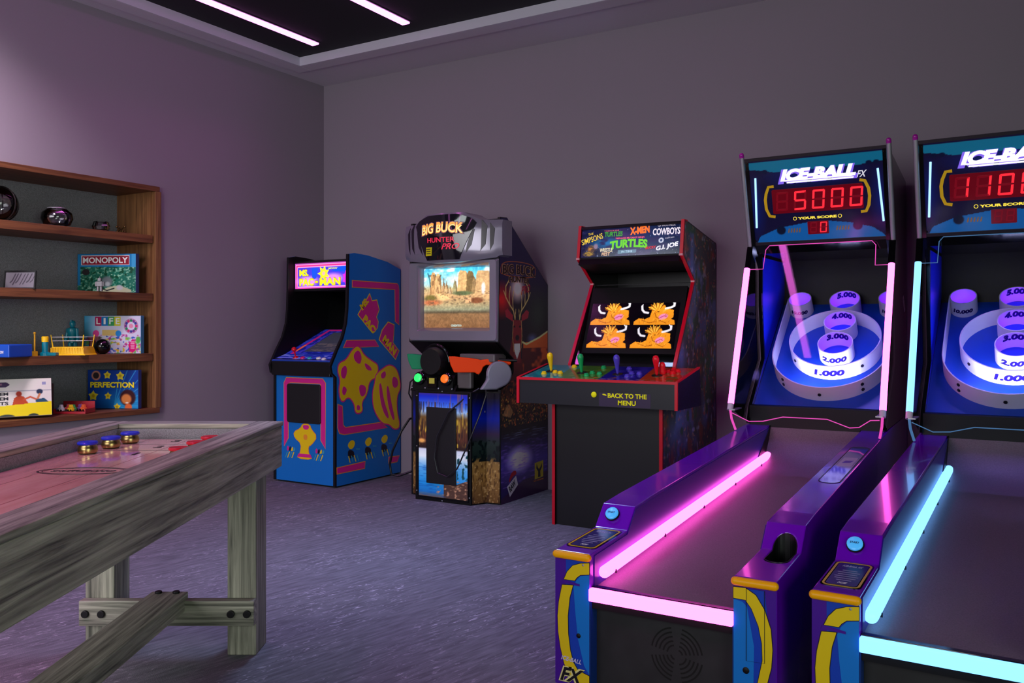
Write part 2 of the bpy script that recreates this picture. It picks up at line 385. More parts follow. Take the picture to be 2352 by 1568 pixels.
def p_monopoly(c, t, fr):
    c.mix(np.ones(c.U.shape), (28, 110, 90)); c.spots(.012, .008, (150, 205, 175), .5, .75, 3); c.spots(.02, .015, (12, 74, 50), .55, .7, 5)
    c.mix((c.V > .175)*1., (25, 125, 185)); c.mix((c.U < .02)*(c.V > .05), (25, 125, 185)); c.mix((c.U > .385)*(c.V > .17), (60, 160, 215))
    c.poly([(.16, .01), (.22, .04), (.3, .05), (.38, .02), (.38, .004), (.16, .004)], (186, 190, 160))
    c.ell(.21, .075, .05, .045, (108, 116, 122), .4); c.ell(.215, .06, .022, .02, (165, 172, 176), .5); c.ell(.3, .035, .028, .022, (190, 190, 196), .4); c.line([(.17, .03), (.21, .016), (.26, .03)], .008, (40, 40, 46))
    c.ell(.06, .14, .03, .024, (40, 36, 40), .2)
    c.poly([(.027, .186), (.37, .186), (.37, .252), (.027, .252)], (226, 200, 205)); c.poly([(.032, .191), (.365, .191), (.365, .247), (.032, .247)], (150, 26, 52))
    text('MONOPOLY', fr, .04, .199, .318, .04, .0008, .0016, WPR, t, bold=.025)
box_game('monopoly_box', 'blue and green board game box with MONOPOLY on a red banner, on the second shelf', (-5.125, 3.64, 1.391), 25, .415, .262, .04, (20, 60, 120), p_monopoly)
def p_life(c, t, fr):
    c.mix(np.ones(c.U.shape), (214, 208, 236)); c.mix(np.clip((.12-c.U)/.12, 0, 1), (60, 160, 205))
    c.spots(.03, .012, (120, 190, 90), .55, .7, 11, (c.V < .11)*1.); c.spots(.02, .012, (240, 190, 40), .6, .72, 12, (c.V < .10)*1.); c.spots(.02, .015, (200, 60, 150), .66, .74, 13, (c.V < .13)*1.); c.spots(.02, .015, (60, 90, 200), .68, .76, 14, (c.V < .12)*1.)
    c.poly([(.13, .12), (.24, .12), (.24, .16), (.13, .16)], (225, 190, 120)); c.ell(.085, .135, .024, .024, (226, 70, 150)); c.ell(.245, .135, .022, .022, (40, 140, 220))
    for k in range(12):
        a = k*PI/6; c.ell(.335+.037*math.cos(a), .185+.037*math.sin(a), .011, .011, [(200, 40, 110), (60, 60, 150), (120, 50, 140), (40, 130, 90)][k % 4], .2)
    c.line([(.335+.048*math.cos(a), .185+.048*math.sin(a)) for a in np.linspace(0, 2*PI, 30)], .006, (190, 120, 170)); c.ell(.335, .185, .016, .016, (230, 140, 180))
    c.poly([(.345, .1), (.375, .06), (.365, .02), (.345, .004), (.325, .02), (.315, .06)], (220, 20, 120)); c.ell(.385, .09, .02, .03, (90, 180, 70), .4)
    for k in range(5): c.line([(.333, .078-k*.011), (.357, .078-k*.011)], .004, (250, 200, 225))
    for i, (ch, col) in enumerate(zip('LIFE', [(176, 30, 90), (30, 120, 190), (60, 160, 90), (210, 200, 40)])):
        u = .078+i*.046; c.poly([(u, .187), (u+.046, .187), (u+.046, .25), (u, .25)], col)
        text(ch, fr, u+(.016 if ch == 'I' else .010), .197, .014 if ch == 'I' else .028, .042, .0008, .0016, WPR, t, bold=.02)
box_game('life_box', 'pale lilac board game box lettered LIFE, on the third shelf', (-5.128, 3.68, .984), 25, .405, .255, .04, (60, 150, 190), p_life)
def p_perf(c, t, fr):
    c.mix(np.ones(c.U.shape), (18, 60, 150)); c.mix(np.clip((.16-c.V)/.1, 0, 1)*np.clip(c.U/.3, 0, 1), (30, 140, 205))
    for k in range(9): a = -.2+k*.2; c.line([(.19, .02), (.19+.3*math.cos(a), .02+.3*math.sin(a))], .006, (60, 175, 225), .6)
    c.ell(.06, .222, .036, .036, (205, 130, 110), .2); c.ell(.06, .222, .024, .024, (50, 40, 44), .2)
    for (x, y, s) in ((.14, .225, .028), (.232, .22, .032), (.04, .085, .036), (.145, .085, .026), (.21, .012, .026)):
        c.poly([(x+s*(1 if k % 2 == 0 else .6)*math.cos(k*PI/5+.3), y+s*(1 if k % 2 == 0 else .6)*math.sin(k*PI/5+.3)) for k in range(10)], (236, 214, 50)); c.ell(x, y, s*.4, s*.4, (200, 160, 30), .4)
    c.ell(.285, .075, .062, .06, (60, 26, 34), .2); c.ell(.275, .065, .042, .04, (216, 130, 70), .3); c.ell(.29, .01, .03, .03, (226, 110, 60), .3); c.ell(.28, .04, .014, .006, (246, 236, 226), .4)
    text('PERFECTION', fr, .018, .137, .315, .044, .0008, .0014, mat('dark_blue_print', (16, 20, 60), .4), t, bold=.06)
    text('PERFECTION', fr, .02, .141, .31, .038, .0015, .0022, YEL, t, bold=.035)
box_game('perfection_box', 'blue board game box with PERFECTION in yellow letters, on the bottom shelf', (-5.128, 3.66, .614), 25, .36, .26, .04, (20, 60, 140), p_perf)
def p_robots(c, t, fr):
    c.mix(np.ones(c.U.shape), (226, 220, 214)); c.mix((c.V > .15)*(c.V < .156), (170, 170, 180)); c.poly([(0, 0), (.46, 0), (.46, .085), (.30, .075), (.15, .062), (0, .045)], (240, 220, 20))
    for u, r in ((.09, .03), (.22, .045), (.36, .03), (.0, .03)): c.ell(u, .0, r, .016, (52, 60, 60), .15)
    c.poly([(.25, .07), (.26, .11), (.28, .125), (.31, .12), (.335, .075)], (196, 72, 40)); c.ell(.285, .135, .018, .018, (170, 46, 30), .3); c.poly([(.375, .08), (.37, .1), (.42, .105), (.445, .08)], (40, 80, 110)); c.ell(.395, .145, .02, .018, (40, 50, 80), .3); c.line([(.31, .10), (.345, .115), (.375, .10)], .01, (200, 90, 60)); c.line([(.395, .13), (.385, .105)], .012, (206, 130, 90))
    c.poly([(.0, .178), (.22, .178), (.24, .192), (.22, .208), (0, .208)], (60, 30, 80)); c.mix((c.V > .188)*(c.V < .2)*(c.U < .2)*c.nz(.006, .02, 3), (220, 150, 170)); c.poly([(.41, .185), (.43, .185), (.43, .205), (.41, .205)], (150, 150, 190))
    for i, s in enumerate(("ROCK 'EM", "SOCK 'EM", 'ROBOTS')): text(s, fr, .07, .127-i*.028, .16, .02, .0008, .0014, DKP, t, bold=.03)
box_game('robots_box', "leaning white and yellow game box lettered ROBOTS at the left of the bottom shelf", (-5.10, 3.05, .614), 68, .46, .225, .09, (225, 222, 210), p_robots, lean=9)

def shelf_items():
    gls = mat('clear_glass', (240, 244, 246), .02, trans=1.); gls.node_tree.nodes['Principled BSDF'].inputs['IOR'].default_value = 1.45
    sil = mat('mercury_glass', (170, 166, 178), .07, 1.)
    GLW = acrylic('clear_glassware', 1.65, (.93, .93, .95))
    # top shelf
    t = thing('wire_globe', 'round clear globe with dark metal bands, left end of the top shelf', 'ornament', (-5.27, 2.83, 1.7855), .4)
    MB().sphere((0, 0, .1095), .098, 28, 16).obj('globe', GLW, t, smooth=True)
    dk = mat('dark_wire', (40, 32, 34), .35, .6)
    for k in range(3):
        a = k*PI/3; MB().tube([(math.cos(a)*.104*math.cos(b), math.sin(a)*.104*math.cos(b), .1095+.104*math.sin(b)) for b in np.linspace(0, 2*PI, 33)], .004, 6).obj('band', dk, t, smooth=True)
    t = thing('glass_bowl', 'squat silvered glass bowl in the middle of the top shelf', 'bowl', (-5.20, 3.14, 1.785))
    MB().lathe([(.03, 0), (.075, .012), (.092, .05), (.086, .085), (.055, .112), (.048, .114), (.047, .108), (.076, .083), (.082, .05), (.066, .02), (.0, .012)], n=32).obj('bowl', GLW, t, smooth=True)
    MB().tube([(.052*math.cos(a), .052*math.sin(a), .114) for a in np.linspace(0, 2*PI, 31)], .003, 6).obj('rim', STEEL, t, smooth=True)
    t = thing('glass_votive', 'small faceted glass votive near the right end of the top shelf', 'candle holder', (-5.22, 3.45, 1.785))
    MB().lathe([(.03, 0), (.05, .01), (.056, .035), (.044, .066), (.036, .068), (.046, .036), (.04, .014), (0, .01)], n=9).obj('holder', GLW, t)
    t = thing('brass_jack', 'little dark metal jack ornament beside the votive on the top shelf', 'ornament', (-5.17, 3.56, 1.785))
    br = mat('aged_brass', (90, 72, 40), .35, .9); m = MB(); c = Vector((0, 0, .024))
    for d in ((1, .3, .55), (-1, .2, .55), (.1, 1, -.5)):
        d = Vector(d).normalized()*.032; m.cyl(c-d, c+d, .0035, 8); m.sphere(c-d, .0075, 10, 6); m.sphere(c+d, .0075, 10, 6)
    m.obj('jack', br, t, smooth=True)
    # second shelf
    t = thing('picture_frame', 'small black framed grey print leaning on the second shelf', 'picture', (-5.115, 2.95, 1.391), math.radians(30))
    m = MB(); W, Hh = .19, .11; F_ = Fr((-W, 0, 0), (1, 0, 0), (0, .12, .99))
    m.prism([(0, 0), (W, 0), (W, .007), (0, .007)], F_, -.014, 0).prism([(0, Hh-.007), (W, Hh-.007), (W, Hh), (0, Hh)], F_, -.014, 0).prism([(0, .007), (.007, .007), (.007, Hh-.007), (0, Hh-.007)], F_, -.014, 0).prism([(W-.007, .007), (W, .007), (W, Hh-.007), (W-.007, Hh-.007)], F_, -.014, 0)
    m.obj('frame', BLK, t)
    cv = Canvas(.006, W-.006, .006, Hh-.006, .002); cv.mix(np.ones(cv.U.shape), (116, 112, 122))
    for k in range(7): x = .03+k*.02+RNG.random()*.01; cv.line([(x, .02+RNG.random()*.02), (x+.012, .05), (x+.03, .09)], .004+.004*RNG.random(), (60, 56, 66))
    cv.obj('print', F_, PRINTM, t, -.006)
    t = thing('toy_robot', 'tiny pewter toy robot standing in front of the red MONOPOLY box', 'figurine', (-5.10, 3.362, 1.391), math.radians(31))
    pw = mat('pewter', (110, 106, 110), .4, .8)
    m = MB(); m.box(-.016, -.004, -.008, .008, 0, .03); m.box(.004, .016, -.008, .008, 0, .03); m.box(-.018, .018, -.01, .01, .03, .062); m.box(-.028, -.019, -.006, .006, .03, .06); m.box(.019, .028, -.006, .006, .03, .06); m.box(-.01, .01, -.009, .009, .064, .084); m.cyl((0, 0, .084), (0, 0, .094), .003, 8)
    m.obj('robot', pw, t, bevel=.002)
    bpy.data.objects['toy_robot']['label'] = 'tiny pewter toy robot standing in front of the MONOPOLY box'
    t = thing('snow_globe', 'blue ball on a red and white box at the left edge of the second shelf', 'ornament', (-5.165, 2.70, 1.391), math.radians(20))
    MB().box(-.05, .05, -.04, .04, 0, .135).obj('base_box', WPR, t, bevel=.003); MB().box(-.051, .051, -.041, .041, .03, .105).obj('band', REDP, t); MB().sphere((0, 0, .185), .05).obj('ball', mat('blue_glaze', (50, 80, 120), .2), t, smooth=True)
    # third shelf
    yl = mat('yellow_plastic', (245, 195, 20), .35); tl = mat('teal_plastic', (0, 120, 140), .3); rd = mat('red_plastic', (190, 16, 26), .3); bl = mat('blue_plastic', (24, 80, 190), .35)
    t = thing('toy_boxing_ring', 'yellow toy boxing ring with white ropes on the third shelf', 'toy', (-5.24, 3.27, .984), math.radians(33))
    t.scale = (.86, .9, .95)
    m = MB(); L = [[Vector(p) for p in ((-a, -b, z), (a, -b, z), (a, b, z), (-a, b, z))] for a, b, z in ((.135, .10, 0), (.125, .093, .01), (.112, .085, .055))]; m.ring(L)
    for k in range(22): x = -.118+k*.0112; m.box(x, x+.004, -.094, -.088, .004, .05)
    m.obj('platform', yl, t, bevel=.002)
    for sx in (-1, 1):
        for sy in (-1, 1): MB().cyl((sx*.106, sy*.078, .05), (sx*.118, sy*.084, .135), .005, 10, r1=.0038).obj('corner_post', yl, t, smooth=True)
    for z, q in ((.095, .112), (.12, .115)):
        MB().tube([(-q, -.082, z), (q, -.082, z), (q, .082, z), (-q, .082, z), (-q, -.082, z)], .0018, 6).obj('rope', WHT, t)
    t = thing('toy_dispenser', 'teal toy tube with a yellow cap standing left of the yellow boxing ring', 'toy', (-5.20, 3.065, .984), math.radians(31))
    MB().lathe([(.03, 0), (.03, .018), (.019, .024), (.019, .085), (.012, .09)], n=20).obj('body', tl, t, smooth=True); MB().lathe([(.02, .086), (.021, .115), (.016, .12)], n=20).obj('cap', yl, t, smooth=True)
    MB().box(.02, .075, -.02, .02, 0, .02).obj('control_pad', tl, t, bevel=.004)
    t = thing('toy_stand', 'thin yellow toy post left of the teal tube on the third shelf', 'toy', (-5.20, 3.0, .984))
    MB().box(-.012, .012, -.012, .012, 0, .03).cyl((0, 0, .03), (0, 0, .14), .005, 10).sphere((0, 0, .14), .008, 10, 6).obj('post', mat('mustard_plastic', (190, 140, 20), .4), t)
    t = thing('toy_figure', 'blocky teal plastic boxer figure standing behind the boxing ring', 'toy', (-5.42, 3.38, .984), math.radians(31))
    t.scale = (.72, .8, .8)
    m = MB()
    for s in (-1, 1):
        m.lathe([(.016, 0), (.02, .004), (.017, .03), (.021, .075), (.019, .095)], (s*.022, 0, 0), n=14); m.lathe([(.014, 0), (.016, .02), (.012, .05), (.015, .085)], (s*.052, -.008, .125), (-s*.12, .05, 1), n=12); m.sphere((s*.053, -.012, .118), .018, 14, 8)
    m.lathe([(.032, .09), (.03, .12), (.038, .155), (.05, .19), (.044, .212), (.018, .222), (.016, .228)], n=18)
    m.obj('body', tl, t, smooth=True); m = MB(); m.lathe([(.02, .226), (.026, .24), (.025, .262), (.014, .275)], n=16); m.box(-.005, .005, -.028, .0, .262, .282); m.obj('head', tl, t, smooth=True)
    t = thing('toy_legs', 'red plastic toy figure legs just right of the teal boxer', 'toy', (-5.40, 3.52, .984), math.radians(31))
    MB().lathe([(.014, 0), (.016, .05), (.012, .09)], (-.018, 0, 0), n=12).lathe([(.014, 0), (.016, .05), (.012, .09)], (.018, 0, 0), n=12).box(-.034, .034, -.014, .014, .088, .115).obj('figure', mat('dark_red_plastic', (110, 14, 26), .4), t, smooth=True)
    bpy.data.objects['toy_legs'].name = 'toy_figure'
    t = thing('black_ball', 'glossy black fortune ball in front of the LIFE box', 'toy', (-5.21, 3.455, .984))
    MB().sphere((0, 0, .05), .05, 30, 18).obj('ball', BLKG, t, smooth=True); MB().lathe([(.02, -.001), (.02, .001), (.017, .002)], (0, 0, .0), n=20).obj('window', DKGLASS, t)
    t = thing('blue_game_tray', 'flat blue game tray at the left of the third shelf', 'toy', (-5.22, 2.80, .984), math.radians(24))
    MB().box(-.2, .14, -.10, .10, 0, .075).obj('tray', bl, t, bevel=.006)
    text('OPERATION', Fr((0, -.1005, 0), (1, 0, 0), (0, 0, 1)), .03, .022, .075, .017, 0, .001, WPR, t, shear=.2, bold=.02)
    
    t = thing('red_toy_dome', 'red plastic dome standing on the blue game tray', 'toy', (-5.25, 2.72, 1.059), math.radians(24))
    MB().lathe([(.085, 0), (.085, .02), (.07, .045), (.045, .075), (.02, .09)], n=26).obj('dome', rd, t, smooth=True)
    # bottom shelf
    t = thing('toy_crate', 'shallow open red tray of small toys on the bottom shelf', 'tray', (-5.24, 3.28, .614), math.radians(33))
    m = MB(); m.box(-.10, .10, -.07, .07, 0, .008); m.box(-.10, .10, .062, .07, .008, .07); m.box(-.10, -.094, -.07, .062, .008, .03); m.box(.094, .10, -.07, .062, .008, .03); m.box(-.094, .094, -.07, -.064, .008, .014); m.obj('tray', mat('red_card', (170, 24, 44), .5), t, bevel=.001)
    cols = [('blue', (30, 90, 170), -.10, -.035), ('white', (210, 215, 222), -.085, -.045), ('red', (190, 40, 50), -.04, -.02), ('green', (30, 120, 50), .015, -.035), ('yellow', (230, 190, 40), .0, -.048), ('orange', (214, 96, 50), .095, -.03), ('teal', (40, 120, 110), -.055, .0), ('purple', (120, 70, 130), .05, .0)]
    R = t.matrix_basis
    for nm, rgb, x, y in cols:
        p = Matrix.Rotation(math.radians(33), 4, 'Z') @ Vector((x*.74, y, 0))
        q = thing('toy_car', 'tiny %s toy car in the shallow red tray' % nm, 'toy car', (-5.24+p.x, 3.28+p.y, .6225), math.radians(33+RNG.integers(-30, 30)))
        q['group'] = 'tiny cars in the red tray'; q.scale = (1.15, 1.2, 1.6)
        b = MB(); b.box(-.017, .017, -.009, .009, .005, .018); b.prism([(-.01, .018), (.012, .018), (.007, .03), (-.006, .03)], Fr((0, .0, 0), (1, 0, 0), (0, 0, 1)), -.008, .008); b.obj('body', mat('toy_'+nm, rgb, .3), q, bevel=.002)
        for s in (-1, 1):
            for e in (-1, 1): MB().cyl((e*.010, s*.0075, .006), (e*.010, s*.0105, .006), .006, 10).obj('wheel', BLK, q)
    t = thing('dark_game_box', 'dark red game box standing behind the white and yellow box on the bottom shelf', 'board game', (-5.30, 3.16, .614), math.radians(40))
    MB().box(-.33, 0, 0, .05, 0, .19).obj('box', mat('dark_box_card', (72, 26, 34), .5), t, bevel=.002); MB().box(-.31, -.02, -.001, 0, .02, .17).obj('cover_art', mat('dark_box_art', (46, 40, 52), .5), t)
shelf_items()

# ---------------------------------------------------------------- shuffleboard table
def build_table():
    gx = wood('grey_oak_y', (70, 71, 60), (176, 174, 156), 1, fine=62); gz = wood('grey_oak_z', (70, 71, 60), (172, 170, 152), 2, fine=62); gw = wood('grey_oak_x', (70, 71, 60), (176, 174, 156), 0, fine=62)
    a = math.radians(31.07)
    fw = Vector((-math.sin(a), math.cos(a), 0)); rt = Vector((math.cos(a), math.sin(a), 0))
    org = rt*-1.204+fw*3.257                      # centre of the far end
    t = thing('shuffleboard_table', 'long grey oak shuffleboard table with pink-lit playfield at the left', 'table', org, a)
    W = .336; L = 3.3; zt = .802
    R = Fr((0, 0, 0), (1, 0, 0), (0, 1, 0))
    for s in (-1, 1):
        MB().box(*(sorted((s*W, s*(W-.032)))), -L, 0, .632, zt-.018).obj('side_apron', gx, t, bevel=.004)
        MB().box(*(sorted((s*(W+.004), s*(W-.095)))), -L, .004, zt-.018, zt).obj('top_rail', gx, t, bevel=.004)
        MB().box(*(sorted((s*(W-.09), s*(W-.095)))), -L, -.09, .70, zt-.018).obj('felt_lining', FELT, t)
        for y in (-1.9,): MB().box(*(sorted((s*(W+.0005), s*(W-.002)))), y-.0015, y+.0015, .634, zt-.02).obj('joint_line', BLK, t)
    MB().box(-W+.032, W-.032, -.032, 0, .632, zt-.018).obj('end_apron', gw, t, bevel=.003)
    MB().box(-W+.095, W-.095, -.09, .003, zt-.018, zt).obj('end_rail', gw, t, bevel=.003)
    MB().box(-W+.095, W-.095, -.092, -.087, .70, zt-.018).obj('felt_lining', FELT, t)
    MB().box(-W+.032, W-.032, -L, -.032, .66, .70).obj('gutter_floor', FELT, t)
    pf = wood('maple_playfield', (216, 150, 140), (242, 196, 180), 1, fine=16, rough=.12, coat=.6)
    PW = .236
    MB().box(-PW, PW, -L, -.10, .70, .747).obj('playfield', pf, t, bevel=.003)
    st = mat('dark_strip', (150, 84, 84), .25)
    F = Fr((0, 0, 0), (1, 0, 0), (0, 1, 0))
    m = MB()
    for x in (-.12, .03, .14): m.box(x, x+.0025, -L, -.10, .747, .7472)
    m.obj('board_seam', st, t)
    ey = -.81
    m = MB(); band(m, arc(-.01, ey, .128, 0, 360, 40, .06)[:-1], .006, F, .747, .7476, closed=True); m.obj('logo_ring', BLK, t)
    m = MB(); band(m, arc(-.01, ey, .116, 0, 360, 40, .05)[:-1], .0025, F, .747, .7476, closed=True); m.obj('logo_ring', BLK, t)
    # seen from the far end: lettering across the board
    text('SHUFFLEBOARD', F, -.10, ey-.012, .18, .026, .747, .7476, BLK, t, bold=.02)
    for s, y in (('1', -.50), ('2', -.33), ('3', -.18)): text(s, F, -.015, y, .028 if s != '1' else .012, .05, .747, .7476, BLK, t, bold=.02)
    m = MB()
    for y in (-.40, -.25): m.box(-PW, PW, y, y+.004, .747, .7474)
    m.obj('score_line', BLK, t)
    for y0 in (-.215, -2.55):
        for s in (-1, 1):
            xa = -.301 if s < 0 else .2
            MB().box(xa, xa+.102, y0-.0, y0+.127, 0, .66).obj('leg', gz, t, bevel=.004)
            for k in (0, 1):
                if y0 > -1:
                    MB().cyl((xa+.02+k*.056 if s < 0 else xa+.026+k*.056, y0-.047, .158), (xa+.02+k*.056 if s < 0 else xa+.026+k*.056, y0-.036, .158), .013, 16).obj('bolt_head', BLKM, t, bevel=.002)
        MB().box(-.305, .305, y0-.038, y0-.001, .115, .203).obj('cross_stretcher', gw, t, bevel=.003)
    m = MB(); m.box(-.064, .064, -2.55, -.217, .165, .226); m.obj('long_stretcher', gx, t, bevel=.004)
    for x in (-.032, .03): MB().cyl((x, -.24, .226), (x, -.24, .234), .012, 16).obj('bolt_head', BLKM, t, bevel=.002)
    nest(t, 'bolt_head', 'cross_stretcher'); nest(t, 'joint_line', 'side_apron')
    # weights
    gold = mat('brushed_brass', (176, 150, 96), .3, 1.); dark = mat('puck_rubber', (40, 36, 30), .5)
    first = None
    data = [('blue', -1.372, 2.79, 'nearest'), ('blue', -1.357, 2.92, 'middle'), ('blue', -1.350, 3.05, 'farthest'), ('red', -1.026, 2.66, 'nearest'), ('red', -1.024, 2.80, 'middle'), ('red', -1.024, 2.93, 'farthest')]
    cap = {'blue': mat('puck_blue', (24, 44, 190), .3), 'red': mat('puck_red', (190, 18, 34), .3)}
    for nm, l, d, w_ in data:
        p = rt*l+fw*d
        q = None; q = thing('shuffleboard_weight', '%s capped brass weight, %s of the three %s ones on the shuffleboard' % (nm, w_, nm), 'puck', (p.x, p.y, .7477), 0, 'shuffleboard weights on the playfield'); q.scale = (1, 1, 1.2)
        MB().lathe([(.024, 0), (.029, .003), (.031, .010), (.029, .017), (.026, .021), (.026, .024)], n=32).obj('base', gold, q, smooth=True)
        MB().lathe([(.026, .023), (.0305, .025), (.0315, .029), (.029, .032), (.024, .031), (.0, .0305)], n=32).obj('cap', cap[nm], q, smooth=True)
build_table()

# ---------------------------------------------------------------- arcade cabinets
FRONT = Fr((0, 0, 0), (1, 0, 0), (0, 0, 1))                       # faces the room (-y)
def SIDE(x): return Fr((x, 0, 0), (0, 1, 0), (0, 0, 1))           # faces +x
PBLUE = mat('cabinet_blue', (6, 112, 204), .45); PMAG = mat('cabinet_magenta', (226, 34, 146), .45); PORG = mat('cabinet_orange', (244, 150, 50), .45); PYEL = mat('cabinet_yellow', (248, 208, 10), .45)
def outlined(name, pts, fr, w, d, mo, mi, parent, sm=0):
    if sm: pts = smoothpts(pts, sm)
    poly(name+'_outline', outline(pts, d), fr, w, w+.0006, mo, parent); poly(name, pts, fr, w+.0007, w+.0013, mi, parent)
def build_pac():
    t = thing('arcade_cabinet', 'bright blue upright arcade cabinet with MS. PAC-MAN marquee in the room corner', 'arcade machine', (-4.92, 4.675, 0))
    W = .62
    prof = [(0, .012), (0, .80), (-.04, .828), (-.052, .88), (.012, .989), (.074, 1.084), (.112, 1.19), (.126, 1.3), (.132, 1.45), (.136, 1.70), (.2, 1.712), (.35, 1.705), (.586, 1.67), (.745, 1.622), (.745, .012)]
    for x in (0, W-.018):
        MB().prism(prof, SIDE(x), 0, .018).obj('side_panel', PBLUE, t)
    MB().prism(prof[2:13]+[(.74, .8)], SIDE(.0182), 0, .003).obj('inner_lining', BLKM, t)
    m = MB(); band(m, prof[:10], .016, SIDE(W-.019), -.0, .0195); m.obj('edge_molding', BLK, t)
    m = MB(); band(m, prof[:10], .016, SIDE(-.0008), -.0, .0195); m.obj('edge_molding', BLK, t)
    MB().box(.02, W-.02, .02, .74, 0, .013).obj('plinth', BLK, t)
    MB().box(.018, W-.018, .003, .03, .013, .80).obj('front_panel', PBLUE, t)
    MB().box(.018, W-.018, .72, .744, .013, 1.6).obj('back_panel', BLK, t)
    MB().prism([(.18, 1.66), (.35, 1.69), (.586, 1.655), (.742, 1.605), (.742, 1.58), (.2, 1.64)], SIDE(.018), 0, W-.036).obj('top_panel', BLK, t)
    MB().prism([(-.045, .805), (-.047, .905), (-.03, .925), (0, .93), (.06, .8)], SIDE(.018), 0, W-.036).obj('control_panel_lip', BLK, t, bevel=.004)
    F = Fr((0, -.045, .918), (1, 0, 0), (0, .14, .040))
    MB().prism([(.018, 0), (W-.018, 0), (W-.018, .15), (.018, .15)], F, -.01, 0).obj('control_panel', BLUP, t)
    cv = Canvas(.02, W-.02, .005, .145, .004); cv.mix(np.ones(cv.U.shape), (34, 50, 170)); cv.spots(.05, .02, (120, 130, 225), .5, .7, 3); cv.mix((cv.V < .02)*1., (90, 90, 210)); cv.line([(.03, .06), (.25, .055)], .02, (120, 120, 230))
    cv.obj('control_art', F, LITLOW, t, .0006)
    MB().lathe([(.022, 0), (.02, .006), (.006, .01), (.006, .05)], F.P(.21, .06), F.n, 18).sphere(F.P(.21, .06, .065), .019, 18, 12).obj('joystick', mat('red_ball', (225, 20, 40), .2), t, smooth=True)
    for x, c in ((.29, (226, 40, 130)), (.36, (40, 170, 200)), (.45, (235, 235, 240)), (.515, (235, 235, 240))):
        MB().lathe([(.018, 0), (.018, .006), (.013, .012), (0, .012)], F.P(x, .05 if x < .5 else .035), F.n, 18).obj('button', mat('button_%d%d%d' % c, c, .3), t, smooth=True)
    G = Fr((0, .09, .958), (1, 0, 0), (0, .435, .187)); Lg = .473
    MB().prism([(.018, 0), (W-.018, 0), (W-.018, Lg), (.018, Lg)], G, -.012, 0).obj('monitor_bezel', BLUP, t)
    cv = Canvas(.02, W-.02, .003, Lg-.003, .004); cv.mix(np.ones(cv.U.shape), (24, 34, 140)); cv.spots(.03, .03, (50, 60, 190), .5, .6, 9)
    cv.line([(.085, 0), (.085, Lg-.02), (W-.06, Lg-.02)], .03, (200, 30, 120)); cv.line([(.085, .06), (.085, .16)], .02, (240, 120, 50)); cv.line([(.15, .02), (.15, Lg-.06)], .006, (90, 60, 190))
    cv.poly([(.17, .05), (W-.03, .05), (W-.03, Lg-.06), (.17, Lg-.06)], (66, 68, 84)); cv.spots(.05, .02, (96, 90, 96), .45, .6, 4, cv.inside([(.18, .06), (W-.04, .06), (W-.04, .2), (.18, .2)])*1.)
    for k in range(4): cv.line([(.2+k*.09, .06), (.2+k*.09, .22)], .004, (50, 50, 66))
    cv.obj('bezel_art', G, LITLOW, t, .0006)
    MB().prism([(.535, 1.14), (.60, 1.47), (.62, 1.47), (.555, 1.14)], SIDE(.018), 0, W-.036).obj('monitor_glass', DKGLASS, t)
    MB().prism([(.19, 1.44), (.19, 1.66), (.21, 1.66), (.6, 1.45)], SIDE(.018), 0, W-.036).obj('marquee_box', BLK, t)
    # marquee
    M_ = Fr((0, .188, 1.455), (1, 0, 0), (0, 0, 1))
    cv = Canvas(.028, W-.026, .004, .20, .003); cv.mix(np.ones(cv.U.shape), (150, 60, 150))
    box = [(.04, .012), (W-.036, .012), (W-.036, .192), (.04, .192)]
    cv.poly([(.036, .012), (W-.032, .012), (W-.032, .19), (.036, .19)], (240, 150, 190)); cv.poly([(.055, .02), (W-.05, .02), (W-.05, .165), (.055, .165)], (60, 50, 190))
    cv.line([(.046, .015), (.046, .178), (W-.04, .178), (W-.04, .1)], .012, (216, 40, 120)); cv.line([(.04, .008), (W-.04, .008)], .010, (220, 60, 160))
    cv.ell(.16, .06, .14, .05, (196, 130, 220), .5); cv.ell(.42, .075, .13, .05, (190, 120, 220), .5); cv.poly([(.2, .16), (.27, .16), (.25, .08), (.21, .07)], (20, 70, 220)); cv.poly([(.4, .13), (.5, .165), (.57, .165), (.55, .12)], (10, 70, 230))
    # plain star-burst in place of the figures
    cv.poly([(.325+(.062 if k % 2 else .034)*math.cos(k*PI/7), .115+(.062 if k % 2 else .034)*math.sin(k*PI/7)) for k in range(14)], (214, 226, 40)); cv.ell(.325, .115, .018, .018, (240, 150, 160), .4)
    cv.poly([(.545+(.035 if k % 2 else .02)*math.cos(k*PI/6), .075+(.06 if k % 2 else .035)*math.sin(k*PI/6)) for k in range(12)], (190, 40, 190))
    cv.obj('marquee', M_, attrmat('pac_marquee_lit', .2, 1.4), t, .001, label='lit yellow and magenta marquee')
    yg = mat('marquee_yellow', (225, 240, 30), .4, emit=(.75, .85, .02), es=1.0); dk = mat('marquee_shadow', (150, 60, 20), .4, emit=(.35, .06, .05), es=.8)
    for s, u, v, wd, h in (('MS.', .075, .10, .095, .05), ('PAC', .075, .025, .15, .056), ('-', .237, .045, .03, .014), ('MAN', .285, .025, .21, .056)):
        text(s, M_, u-.003, v-.003, wd+.006, h+.006, .0015, .002, dk, t, bold=.05); text(s, M_, u, v, wd, h, .0022, .003, yg, t, bold=.045)
    text('MIDWAY', M_, .375, .145, .09, .013, .0015, .002, yg, t, bold=.02)
    MB().box(.018, W-.018, .184, .19, 1.655, 1.668).obj('marquee_retainer', BLK, t); MB().box(.018, W-.018, .184, .19, 1.44, 1.457).obj('marquee_retainer', BLK, t)
    # side art: bands, lettering and plain abstract shapes
    S = SIDE(W); w = .0004; sp_ = [c for c in t.children if c.name.startswith('side_panel')][-1]; sn = Since(t)
